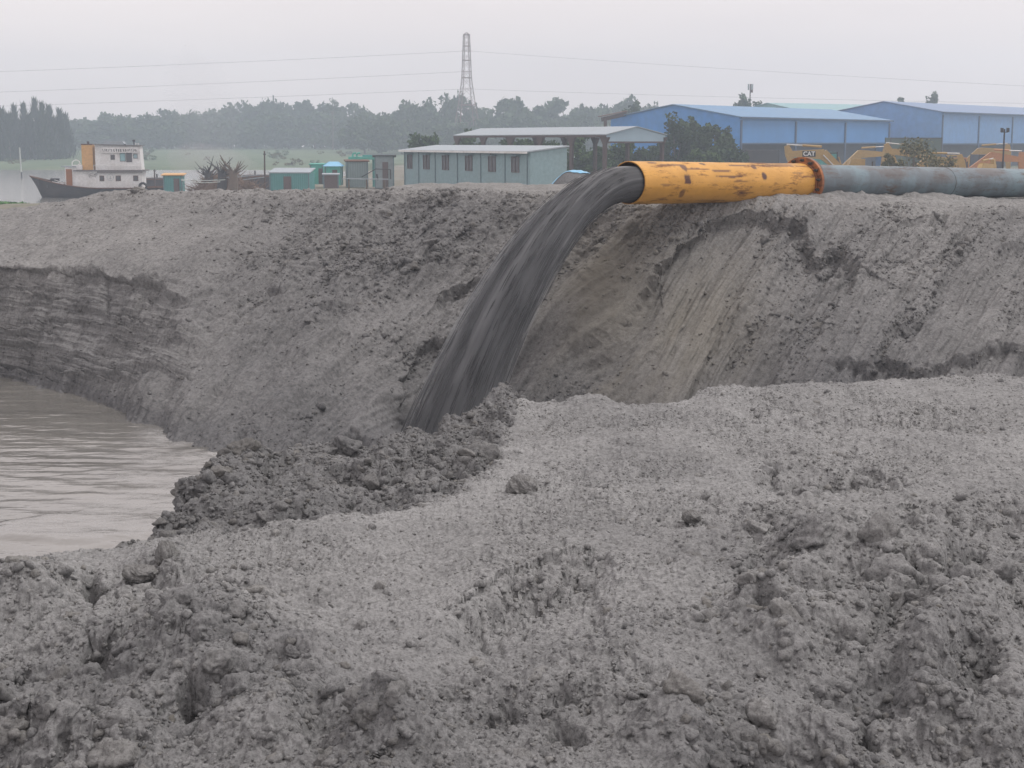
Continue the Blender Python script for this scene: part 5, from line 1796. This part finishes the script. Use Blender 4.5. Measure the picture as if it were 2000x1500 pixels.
# ------------------------------------------------------------------ tugboat on the river
def tugboat():
    d = 165.0
    k = d / FPX
    t = empty("tugboat", (X(55, d), d, 0.0), 0.10)
    tag(t, "old white tugboat with dark hull and orange funnel on the river", "boat")
    zz = lambda py: Z(py, d)
    L = 14.8
    # hull: stations from the bow (x=0) aft
    n = 26
    rows = []
    for i in range(n):
        u = i / (n - 1)
        x = L * u
        half = 2.05 * math.sin(min(1, u / 0.42) * math.pi / 2) ** 0.8 if u < 0.42 else 2.05 - 0.35 * max(0, (u - 0.75) / 0.25) ** 2
        half = max(half, 0.03)
        top = 1.05 + 1.25 * max(0, 1 - u / 0.5) ** 1.7 + 0.10 * max(0, (u - 0.75) / 0.25) ** 1.5
        keel = -0.6
        rake = 1.5 * max(0, 1 - u / 0.20)
        rows.append([(x, -half, top), (x + rake * 0.45, -half * 0.86, top * 0.5), (x + rake * 0.95, -half * 0.6, keel), (x + rake * 0.95, half * 0.6, keel), (x + rake * 0.45, half * 0.86, top * 0.5), (x, half, top)])
    V = [p for r in rows for p in r]
    F = []
    for i in range(n - 1):
        for j in range(5):
            F.append((i * 6 + j, (i + 1) * 6 + j, (i + 1) * 6 + j + 1, i * 6 + j + 1))
    m = MB(); m.add(V, F, True); m.add(rows[-1], [tuple(range(6))]); recalc(m.build("hull", M['hull'], t))
    hull = t.children[-1]
    dk = MB()
    dv = []
    for r in rows:
        dv += [(r[0][0], r[0][1] * 0.96, r[0][2] - 0.28), (r[5][0], r[5][1] * 0.96, r[5][2] - 0.28)]
    dk.add(dv, [(2 * i, 2 * i + 2, 2 * i + 3, 2 * i + 1) for i in range(n - 1)]); dk.build("deck", M['deck'], t)
    rub = MB()
    for s in (0, 5):
        rub.tube([Vector(r[s]) + Vector((0, -0.03 if s == 0 else 0.03, -0.02)) for r in rows], 0.07, 6)
    rub.build("rubbing_strake", M['rust'], hull)
    X0 = lambda px: (px - 55) * k
    zl = lambda py: zz(py)
    z_d = 0.85
    # lower deckhouse
    a, b = X0(146), X0(272)
    zr = zl(334)
    m = MB(); m.box(((a + b) / 2, 0, (z_d + zr) / 2), (b - a, 3.2, zr - z_d)); dh = m.build("deckhouse", M['white'], t)
    m = MB(); m.box(((a + b) / 2 + 0.1, 0, zr + 0.06), (b - a + 0.5, 3.7, 0.12)); m.box(((a + b) / 2 + 1.2, -1.82, zr - 0.08), (b - a - 2.2, 0.06, 0.20)); m.build("boat_deck", M['deck'], t)
    for px, w in ((196, 0.36), (227, 0.42), (260, 0.40)):
        x = X0(px)
        f = MB(); f.box((x, -1.62, zl(348)), (w + 0.12, 0.05, 0.58)); wi = f.build("window", M['rust'], dh)
        p = MB(); p.box((x, -1.655, zl(348)), (w, 0.03, 0.46)); p.build("pane", M['glass'], wi)
    # painted ring with a wheel emblem between the windows
    e = MB()
    x, z = X0(212), zl(346)
    for q in range(24):
        w0, w1 = q * math.pi / 12, (q + 1) * math.pi / 12
        e.bar((x + 0.34 * math.cos(w0), -1.615, z + 0.34 * math.sin(w0)), (x + 0.34 * math.cos(w1), -1.615, z + 0.34 * math.sin(w1)), 0.05, 0.02)
    e.bar((x, -1.615, z - 0.2), (x, -1.615, z + 0.12), 0.05, 0.02); e.bar((x - 0.16, -1.612, z - 0.12), (x + 0.16, -1.612, z - 0.12), 0.05, 0.02)
    e.build("ring_emblem", M['grey_sheet'], dh)
    # dark smudged picture painted on the house side
    r = random.Random(2)
    e = MB()
    for q in range(22):
        xx = X0(160 + r.random() * 24); z1 = zl(338 + r.random() * 8)
        e.bar((xx, -1.613, z1), (xx + r.uniform(0.1, 0.4), -1.613, z1 + r.uniform(-0.12, 0.15)), 0.04, 0.02)
    e.build("side_painting", M['deck'], dh)
    # forward companionway with its orange door
    a, b = X0(126), X0(145.5)
    z2 = zl(326)
    m = MB(); m.box(((a + b) / 2, -0.2, (z_d + z2) / 2), (b - a, 2.2, z2 - z_d)); cw = m.build("companionway", M['white'], t)
    m = MB(); m.box(((a + b) / 2 - 0.15, -0.2, z2 + 0.05), (b - a + 0.5, 2.5, 0.1)); m.build("hood", M['tin'], cw)
    m = MB(); m.box((a + 0.42, -1.33, (z_d + z2) / 2 - 0.05), (0.62, 0.06, z2 - z_d - 0.35)); m.build("door", M['door'], cw)
    # wheelhouse
    a, b = X0(184), X0(268)
    z0, z1 = zr + 0.12, zl(285)
    m = MB(); m.prism([(a, -1.25, z0), (b + 0.15, -1.25, z0), (b, -1.25, z1), (a, -1.25, z1 + 0.10)], (0, 2.5, 0)); wh = recalc(m.build("wheelhouse", M['white'], t))
    def win(px, py, w, h, mat, y=-1.27):
        f = MB(); f.box((X0(px), y, zl(py)), (w + 0.1, 0.05, h + 0.1)); wi = f.build("window", M['deck'], wh)
        p = MB(); p.box((X0(px), y - 0.035, zl(py)), (w, 0.03, h)); p.build("pane", mat, wi)
    win(217, 307, 0.34, 0.42, M['glass'])
    win(236, 307, 0.50, 0.78, M['teal_roof'])
    win(248, 307, 0.52, 0.92, M['glass'])
    win(260, 305, 0.36, 0.40, M['cabin'])
    # name-board rail round the wheelhouse top: pale board, dark worn lettering strokes
    m = MB(); m.box((X0(232), -1.42, zl(293)), (X0(268) - X0(197), 0.06, 0.56)); nb = m.build("name_board", M['white'], wh)
    r = random.Random(8)
    e = MB()
    x = X0(198.5)
    while x < X0(266):
        w = r.uniform(0.10, 0.22)
        for q in range(2):
            e.bar((x + r.uniform(0, w), -1.457, zl(296)), (x + r.uniform(0, w), -1.457, zl(291)), 0.055, 0.02)
        e.bar((x, -1.456, zl(r.choice((291, 293.5, 296)))), (x + w, -1.456, zl(r.choice((291, 293.5, 296)))), 0.05, 0.02)
        x += w + 0.09
    e.build("worn_lettering", M['hull'], nb)
    m = MB(); m.prism([(a - 0.15, -1.6, z1 + 0.13), (b + 0.2, -1.6, z1 + 0.01), (b + 0.2, -1.6, z1 + 0.07), (a - 0.15, -1.6, z1 + 0.20)], (0, 3.2, 0)); recalc(m.build("wheelhouse_roof", M['deck'], t))
    m = MB(); m.prism([(X0(198), -0.7, z1 + 0.12), (X0(240), -0.7, z1 + 0.08), (X0(235), -0.7, zl(276)), (X0(200), -0.7, zl(275.5))], (0, 1.4, 0)); recalc(m.build("roof_locker", M['tin'], t))
    m = MB(); m.tube([(X0(240), -0.9, z1), (X0(240), -0.9, zl(281))], 0.14, 8); m.build("vent_cowl", M['hull'], t)
    m = MB(); m.tube([(X0(255), 0, z1), (X0(255), 0, zl(273.5))], 0.06, 6); m.box((X0(255), 0, zl(275)), (0.26, 0.26, 0.22)); m.build("mast_light", M['hull'], t)
    m = MB()
    for px in (184, 187, 191): m.tube([(X0(px), -1.5, z1), (X0(px), -1.5, zl(281))], 0.025, 5)
    for px in (262, 268): m.tube([(X0(px), -1.5, z1), (X0(px), -1.5, zl(279))], 0.03, 5)
    m.tube([(X0(262), -1.5, zl(281)), (X0(268), -1.5, zl(281))], 0.025, 5)
    m.build("roof_rail", M['white'], t)
    # funnel
    m = MB(); m.box((X0(167.5), 0, (zl(281.5) + zr) / 2), (X0(178) - X0(157), 1.5, zl(281.5) - zr)); fu = m.build("funnel", M['orange'], t)
    m = MB(); m.tube([(X0(168), 0, zl(282)), (X0(168), 0, zl(276))], 0.13, 8); m.build("exhaust_pipe", M['hull'], fu)
    m = MB(); m.box((X0(167.5), -0.77, zl(281.9)), (X0(178) - X0(157) + 0.06, 0.05, 0.12)); m.build("cap_band", M['rust'], fu)
    # rails and deck gear
    m = MB()
    for px in range(182, 272, 6): m.tube([(X0(px), -1.8, zr + 0.1), (X0(px), -1.8, zr + 0.62)], 0.02, 4)
    m.tube([(X0(182), -1.8, zr + 0.62), (X0(270), -1.8, zr + 0.55)], 0.025, 4)
    m.build("deck_rail", M['white'], t)
    m = MB()
    for q in range(12):
        w = q * math.pi / 6
        m.bar((X0(146) + 0.42 * math.cos(w), -0.8, zr + 0.75 + 0.42 * math.sin(w)), (X0(146) + 0.42 * math.cos(w + 0.52), -0.8, zr + 0.75 + 0.42 * math.sin(w + 0.52)), 0.1)
    m.box((X0(150), -0.8, zr + 0.4), (0.9, 0.7, 0.5)); m.bar((X0(140), -0.9, zr + 0.2), (X0(152), -0.9, zr + 0.75), 0.08)
    m.build("winch", M['white'], t)
    m = MB(); m.box((X0(103), 0, 1.75), (0.7, 0.9, 0.6)); m.tube([(X0(95), -0.5, 1.95), (X0(112), -0.5, 1.95)], 0.12, 8); m.build("anchor_windlass", M['hull'], t)
    for px in (72, 90, 118):
        m = MB(); m.tube([(X0(px), -0.9, 1.1), (X0(px), -0.9, 2.0 - (px - 72) * 0.006)], 0.09, 8); m.build("bollard", M['hull'], t)
    m = MB(); m.bar((X0(100), -1.0, 1.7), (X0(122), -1.2, 1.5), 0.1); m.bar((X0(104), -0.9, 1.9), (X0(128), -1.1, 1.45), 0.06); m.build("towing_boom", M['white'], t)
    # tyre fender at the stern quarter
    for px, py in ((274, 364),):
        m = MB()
        c = Vector((X0(px), -2.02, zl(py)))
        m.tube([c + Vector((0.36 * math.cos(w), 0, 0.36 * math.sin(w))) for w in [q * math.pi / 9 for q in range(19)]], 0.13, 8, caps=False)
        m.build("tyre_fender", M['black'], t)
tugboat()

# white stake in the river
st = empty("stake", (X(39, 255), 255, -1.0))
tag(st, "thin pale stake standing in the river left of the tugboat", "stake")
m = MB(); m.tube([(0, 0, 0), (-0.12, 0, Z(288, 255) + 1)], [0.13, 0.10], 8); m.build("shaft", M['pole_paint'], st)
m = MB(); m.tube([(-0.005, 0, 0.9), (-0.02, 0, 1.9)], [0.14, 0.14], 8); m.build("wet_foot", M['hull'], st)

# ------------------------------------------------------------------ barge, huts and dredging gear along the shore
def hut(name, label, px0, px1, py_top, py_bot, d, wall, roof, dep=2.5, rz=0.0, over=0.2, pitch=0.0, door=None, cat="hut", thick=0.1, hip=False):
    x0, x1 = X(px0, d), X(px1, d)
    z0, z1 = Z(py_bot, d), Z(py_top, d)
    t = empty(name, ((x0 + x1) / 2, d, z0), rz)
    tag(t, label, cat)
    w, h = x1 - x0, z1 - z0
    m = MB(); m.box((0, dep / 2, h / 2), (w, dep, h)); m.build("wall", wall, t)
    m = MB()
    if hip:
        m.prism([(-w / 2 - over, -over, h + 0.01), (w / 2 + over, -over, h + 0.01), (w / 2 - w * 0.2, dep * 0.4, h + pitch), (-w / 2 + w * 0.2, dep * 0.4, h + pitch)], (0, 0.1, 0.02))
        m.prism([(-w / 2 - over, dep + over, h + 0.01), (-w / 2 - over, -over, h + 0.012), (-w / 2 + w * 0.2, dep * 0.4, h + pitch)], (0.05, 0, 0.03))
        m.prism([(w / 2 + over, dep + over, h + 0.01), (w / 2 + over, -over, h + 0.012), (w / 2 - w * 0.2, dep * 0.4, h + pitch)], (-0.05, 0, 0.03))
    else:
        m.prism([(-w / 2 - over, -over, h + 0.005), (-w / 2 - over, -over, h + thick), (-w / 2 - over, dep + over, h + thick + pitch), (-w / 2 - over, dep + over, h + 0.005 + pitch)], (w + 2 * over, 0, 0))
    recalc(m.build("roof", roof, t))
    if door:
        m = MB(); m.box((door * w, -0.03, h * 0.42), (min(0.7, w * 0.3), 0.06, h * 0.8)); dr = m.build("door", M['frame'], t)
        m = MB(); m.box((door * w + 0.2, -0.075, h * 0.42), (0.06, 0.03, 0.12)); m.build("handle", M['hull'], dr)
    for k in (-0.5, 0.5):
        m = MB(); m.box((k * (w - 0.1), -0.035, h / 2), (0.1, 0.07, h - 0.02)); m.build("corner_post", M['cabin_trim'] if wall is not M['white'] else M['deck'], t)
    return t

def barge(label, px0, px1, py_top, d, dep=4.0):
    x0, x1 = X(px0, d), X(px1, d)
    zt = Z(py_top, d)
    t = empty("barge", ((x0 + x1) / 2, d, -0.2))
    tag(t, label, "barge")
    w = x1 - x0
    m = MB(); m.prism([(-w / 2, 0, zt + 0.2), (-w / 2 + 0.8, 0, -0.3), (w / 2 - 0.8, 0, -0.3), (w / 2, 0, zt + 0.2)], (0, dep, 0)); recalc(m.build("hull", M['hull'], t))
    m = MB(); m.box((0, dep / 2, zt + 0.24), (w - 0.2, dep - 0.2, 0.08)); m.build("deck", M['deck'], t)
    m = MB(); m.tube([(-w / 2 + 0.4, -0.02, zt + 0.1), (w / 2 - 0.4, -0.02, zt + 0.1)], 0.07, 6); m.build("rubbing_bar", M['rust'], t)
    for k in (-0.35, 0.1, 0.38):
        m = MB(); m.tube([(k * w, 0.3, zt + 0.2), (k * w, 0.3, zt + 0.75)], 0.1, 8); m.build("bollard", M['hull'], t)
    return t
barge("low dark barge lying at the tugboat's stern", 262, 330, 349, 182)
barge("long dark barge behind the brushwood heap and the blue-roofed hut", 470, 640, 343, 172)
hut("hut", "small teal drum hut with orange roof between the tugboat and the brushwood heap", 316, 353, 343, 375, 150, M['rib_teal'], M['orange'], 2.2, 0.1, 0.18, 0.1, door=0.2)
hut("container_hut", "low teal container hut with a pale roof edge, right of the brushwood heap", 524, 603, 338.5, 372, 140, M['rib_teal'], M['tin'], 2.6, -0.06, 0.08, 0.35, door=-0.05)
hut("hut", "tiny teal kiosk just left of the hut with the sky-blue roof", 604, 630, 322, 360, 148, M['teal_light'], M['teal_light'], 1.6, 0, 0.08, 0.05, door=0.3)
hut("hut", "bright teal cabin with a sky-blue hipped roof on the shore", 633, 666, 325, 362, 146, M['teal_light'], M['sky_roof'], 2.2, 0.05, 0.2, 0.42, door=0.1, hip=True)
hut("shed", "rusty brown low shed under the bright teal cabin", 630, 660, 342, 368, 138, M['frame'], M['tin'], 1.6, 0.1, 0.1, 0.05)
hut("shed", "grey corrugated shed with rusty eave between the teal cabin and the grey hut", 676, 718, 316, 366, 147, M['rib_grey'], M['rust'], 2.4, 0.15, 0.15, 0.1)
hut("hut", "pale grey hut with dark slanting roof left of the cabin row", 731, 769, 305, 368, 143, M['grey_sheet'], M['hull'], 2.6, 0.08, 0.2, -0.15, door=0.05)

# teal dredging float with a swan-neck pipe
t = empty("dredge_float", (X(705, 150), 150, 1.5))
tag(t, "teal dredging platform with curved pipe end, behind the grey corrugated shed", "dredger")
z = lambda py: Z(py, 150) - 1.5
m = MB(); m.box((X(706, 150) - X(705, 150), 1.5, z(309)), (X(731, 150) - X(677, 150), 2.2, 0.28)); m.build("platform", M['teal_light'], t)
for px in (680, 700, 726):
    m = MB(); m.box((X(px, 150) - X(705, 150), 1.5, z(309) / 2), (0.2, 0.2, z(309))); m.build("support", M['teal'], t)
for dx_ in (-0.95, -0.55):
    m = MB(); m.tube([(dx_, 1.2, z(309)), (dx_, 1.2, z(302)), (dx_ + 0.12, 1.2, z(299.5)), (dx_ + 0.34, 1.2, z(299))], 0.09, 8); m.build("pipe_end", M['teal_light'], t)
m = MB(); m.box((0.5, 1.2, z(306)), (0.9, 0.8, 0.3)); m.build("engine_box", M['teal'], t)

# rail and planks before the huts
t = empty("gangway", (X(740, 132), 132, 1.5))
tag(t, "thin dark handrail and pale plank gangway before the grey hut", "gangway")
z = lambda py: Z(py, 132) - 1.5
x = lambda px: X(px, 132) - X(740, 132)
m = MB(); m.bar((x(667), 0, z(349)), (x(757), 0, z(350)), 0.3, 0.08); m.build("plank", M['tin'], t)
m = MB(); m.bar((x(705), 0, z(346)), (x(733), 0, z(330)), 0.07); m.bar((x(733), 0, z(330)), (x(762), 0, z(331)), 0.07); m.bar((x(762), 0, z(331)), (x(762), 0, z(350)), 0.07); m.bar((x(735), 0, z(340)), (x(737), 0, z(352)), 0.1); m.build("handrail", M['hull'], t)
for px in (680, 715, 750):
    m = MB(); m.box((x(px), 0, z(350) / 2), (0.12, 0.25, z(350))); m.build("trestle", M['wood'], t)

# slim posts
for px, py, d, lab in ((515, 295, 155, "slim dark post by the left end of the low teal container hut"), (299, 331, 178, "short dark mast standing on the barge at the tugboat's stern")):
    t = empty("post", (X(px, d), d, 0.5)); tag(t, lab, "post")
    h = Z(py, d) - 0.5
    m = MB(); m.tube([(0, 0, 0), (0.05, 0, h)], [0.11, 0.07], 7); m.build("shaft", M['brown_steel'], t)
    m = MB(); m.box((0.05, 0, h * 0.93), (0.28, 0.12, 0.1)); m.build("cleat", M['hull'], t)

# brushwood and uprooted stumps
def brush_heap():
    d = 150.0
    r = random.Random(21)
    t = empty("brushwood_heap", (X(445, d), d, 0.4))
    tag(t, "wide brown heap of brushwood and planks on the shore right of the tugboat", "heap")
    z = lambda py: Z(py, d) - 0.4
    k = d / FPX
    xs, ys = np.linspace(-78 * k, 78 * k, 90), np.linspace(-2.2, 2.6, 40)
    xg, yg = np.meshgrid(xs, ys)
    prof = np.interp(xg / k + 445, [367, 385, 405, 430, 448, 462, 480, 500, 523], [0.1, 1.2, 2.2, 2.3, 2.7, 2.2, 1.7, 1.3, 0.1])
    h = prof * np.clip(1 - (yg / 2.7) ** 2, 0, 1) * (1 + 0.25 * fbm(xg * 1.5, yg * 1.5, 3))
    np_mesh("mound", np.stack([xg, yg, h], -1).reshape(-1, 3), grid_faces(40, 90), M['twig'], t)
    m = MB()
    for q in range(520):
        u = r.uniform(-74, 74)
        top = float(np.interp(u + 445, [367, 385, 405, 430, 448, 462, 480, 500, 523], [0.1, 1.2, 2.2, 2.3, 2.7, 2.2, 1.7, 1.3, 0.1]))
        a = r.uniform(0, 6.28); L = r.uniform(0.5, 1.9); el = r.uniform(-0.2, 1.0)
        p = Vector((u * k, r.uniform(-2, 1.4), top * r.uniform(0.3, 1.0)))
        e = p + Vector((math.cos(a) * math.cos(el), math.sin(a) * math.cos(el) * 0.6, math.sin(el))) * L
        w = r.uniform(0.02, 0.05)
        m.tube([p, p.lerp(e, 0.5) + Vector((r.gauss(0, 0.08), 0, r.gauss(0, 0.08))), e], [w, w * 0.8, w * 0.3], 4, caps=False)
    tw = m.build("twigs", M['twig'], t); tw['kind'] = 'stuff'
    for px0, py0, px1, py1 in ((452, 347, 512, 340), (480, 350, 520, 345), (415, 352, 475, 340), (455, 343, 470, 344)):
        m = MB(); m.bar((X(px0, d) - X(445, d), -2.0, z(py0)), (X(px1, d) - X(445, d), -1.8, z(py1)), 0.16, 0.08); m.build("plank", M['tin'], t)
brush_heap()
def stump(px, py, d, seed, lab, mat, hgt):
    r = random.Random(seed)
    t = empty("uprooted_stump", (X(px, d), d, 1.2))
    tag(t, lab, "stump")
    h = Z(py, d) - 1.2
    m = MB()
    m.tube([(0, 0, 0), (0.1, 0, h * 0.35), (0.0, 0, h * 0.55)], [0.5, 0.42, 0.36], 9)
    m.build("trunk", mat, t)
    m = MB()
    for q in range(16):
        a = r.uniform(0, 6.28); L = r.uniform(0.6, 1.0) * h * 0.55
        s = Vector((0, 0, h * r.uniform(0.4, 0.55)))
        e = s + Vector((math.cos(a) * L * 0.8, math.sin(a) * L * 0.4, L * r.uniform(0.35, 0.95)))
        md = s.lerp(e, 0.5) + Vector((r.gauss(0, 0.12), 0, r.gauss(0, 0.1)))
        w = r.uniform(0.06, 0.14)
        m.tube([s, md, e], [w, w * 0.7, w * 0.25], 5, caps=False)
    m.build("roots", mat, t)
stump(404, 308, 149, 31, "dark root mass standing at the left of the brushwood heap", M['hull'], 2)
stump(430, 302, 148, 32, "dark forked stump on the brushwood heap, left of the pale stump", M['hull'], 2)
stump(452, 300, 147, 33, "pale splintered stump with upright roots on the brushwood heap", M['wood'], 2)

# slack mooring lines to the barge
def rope(a, b, sag, lab):
    m = MB()
    pts = []
    for i in range(13):
        u = i / 12
        p = a.lerp(b, u); p.z -= sag * 4 * u * (1 - u); pts.append(p - a)
    m.tube(pts, 0.035, 5)
    o = m.build("mooring_rope", M['pole_paint']); o.location = a
    tag(o, lab, "rope")
rope(W(354, 352, 147), W(430, 355, 146), 0.15, "lower pale rope from the orange-roofed hut to the brushwood heap")
rope(W(354, 350, 147), W(440, 351, 147), 0.10, "upper pale rope from the orange-roofed hut to the brushwood heap")

# ------------------------------------------------------------------ loose clods lying on the ledge
def clod(px, py, size, seed, lab, stretch=(1, 1, 0.8), sink=0.3):
    d = float(depth_on(py, LEDGE_Z))
    n = 48
    th, ph = np.meshgrid(np.linspace(0.001, np.pi - 0.001, n), np.linspace(0, 2 * np.pi, 2 * n))
    V = np.stack([np.sin(th) * np.cos(ph), np.sin(th) * np.sin(ph), np.cos(th)], -1)
    a, b = V[..., 0] * 1.4 + V[..., 2] * 0.9 + seed, V[..., 1] * 1.4 - V[..., 2] * 1.0
    rr = 1 + 0.22 * fbm(a, b, 3) + 0.10 * billow(a * 4, b * 4, 2) + 0.05 * billow(a * 12, b * 12, 2)
    V = V * rr[..., None] * np.array(stretch) * size
    loc = W(px, py, d)
    o = np_mesh("sand_clod", V.reshape(-1, 3), grid_faces(2 * n, n), M['ledge'], attrs={'damp': np.full(V.shape[0] * V.shape[1], 0.3), 'tan': np.full(V.shape[0] * V.shape[1], 0.12)})
    hit = None
    o.location = (loc.x, loc.y, LEDGE_Z + size * stretch[2] * (0.8 - sink))
    tag(o, lab, "clod")
clod(1020, 962, 0.062, 1.0, "round brown clod lying alone on the flat ledge near the spoil heap", (1.15, 1, 0.85))
clod(325, 1112, 0.050, 4.0, "upright knobbly clod on the ledge's left part, near the water", (0.8, 0.8, 1.3), 0.1)
clod(1345, 1112, 0.050, 7.0, "small dark clod on the smooth ledge left of the churned ground", (1.1, 1, 0.9))
clod(1350, 1015, 0.035, 9.0, "tiny clod on the ledge below the pit's far wall", (1.2, 1, 0.8))
clod(272, 1128, 0.045, 12.0, "flattish clod just left of the upright knobbly clod", (1.4, 1, 0.7))

# ------------------------------------------------------------------ river haze
def build_haze():
    bx = MB()
    x0, x1, y0, y1, z0, z1 = -520, 520, -60, 790, -9.0, 48.0
    bx.box(((x0 + x1) / 2, (y0 + y1) / 2, (z0 + z1) / 2), (x1 - x0, y1 - y0, z1 - z0))
    m = bpy.data.materials.new("river_haze")
    m.use_nodes = True
    nt = m.node_tree
    nt.nodes.clear()
    o_ = nt.nodes.new("ShaderNodeOutputMaterial")
    v = nt.nodes.new("ShaderNodeVolumePrincipled")
    v.inputs["Color"].default_value = (0.75, 0.865, 1.0, 1)
    v.inputs["Density"].default_value = 0.00115
    v.inputs["Anisotropy"].default_value = 0.35
    nt.links.new(v.outputs[0], o_.inputs["Volume"])
    o = bx.build("haze", m)
    return tag(o, None, None, None, 'stuff')
build_haze()
# ---- smoke drifting off the brushwood heap
def smoke(px, py, d, rad, dens, rot, label):
    n = 28
    th, ph = np.meshgrid(np.linspace(0.01, np.pi - 0.01, n), np.linspace(0, 2 * np.pi, 2 * n, endpoint=False))
    V = np.stack([np.sin(th) * np.cos(ph), np.sin(th) * np.sin(ph), np.cos(th)], -1)
    V = V * (1 + 0.22 * fbm(V[..., 0] * 1.6 + px, V[..., 1] * 1.6 + V[..., 2] * 1.3, 3))[..., None] * np.array(rad)
    F = [tuple(((i % (2 * n)) * n + j, (i % (2 * n)) * n + j + 1, ((i + 1) % (2 * n)) * n + j + 1, ((i + 1) % (2 * n)) * n + j)) for i in range(2 * n) for j in range(n - 1)]
    Vf = [tuple(p) for p in V.reshape(-1, 3)]
    me = bpy.data.meshes.new("smoke")
    F += [tuple(i * n for i in range(2 * n))[::-1], tuple(i * n + n - 1 for i in range(2 * n))]
    me.from_pydata(Vf, [], F); me.update()
    m = bpy.data.materials.new("thin_smoke"); m.use_nodes = True
    nt = m.node_tree; nt.nodes.clear()
    o_ = nt.nodes.new("ShaderNodeOutputMaterial"); v = nt.nodes.new("ShaderNodeVolumePrincipled")
    v.inputs["Color"].default_value = (0.62, 0.60, 0.62, 1); v.inputs["Density"].default_value = dens
    nt.links.new(v.outputs[0], o_.inputs["Volume"])
    o = link_mesh("smoke", me, m, None)
    o.location = W(px, py, d); o.rotation_euler = (0, rot, 0)
    tag(o, label, "smoke", None, 'stuff')
smoke(415, 318, 158, (4.6, 3.0, 1.9), 0.060, 0.15, "low grey smoke hanging over the stumps and brushwood heap")
smoke(400, 225, 190, (4.0, 4.0, 8.0), 0.010, -0.25, "faint smoke plume rising over the wood above the brushwood heap")
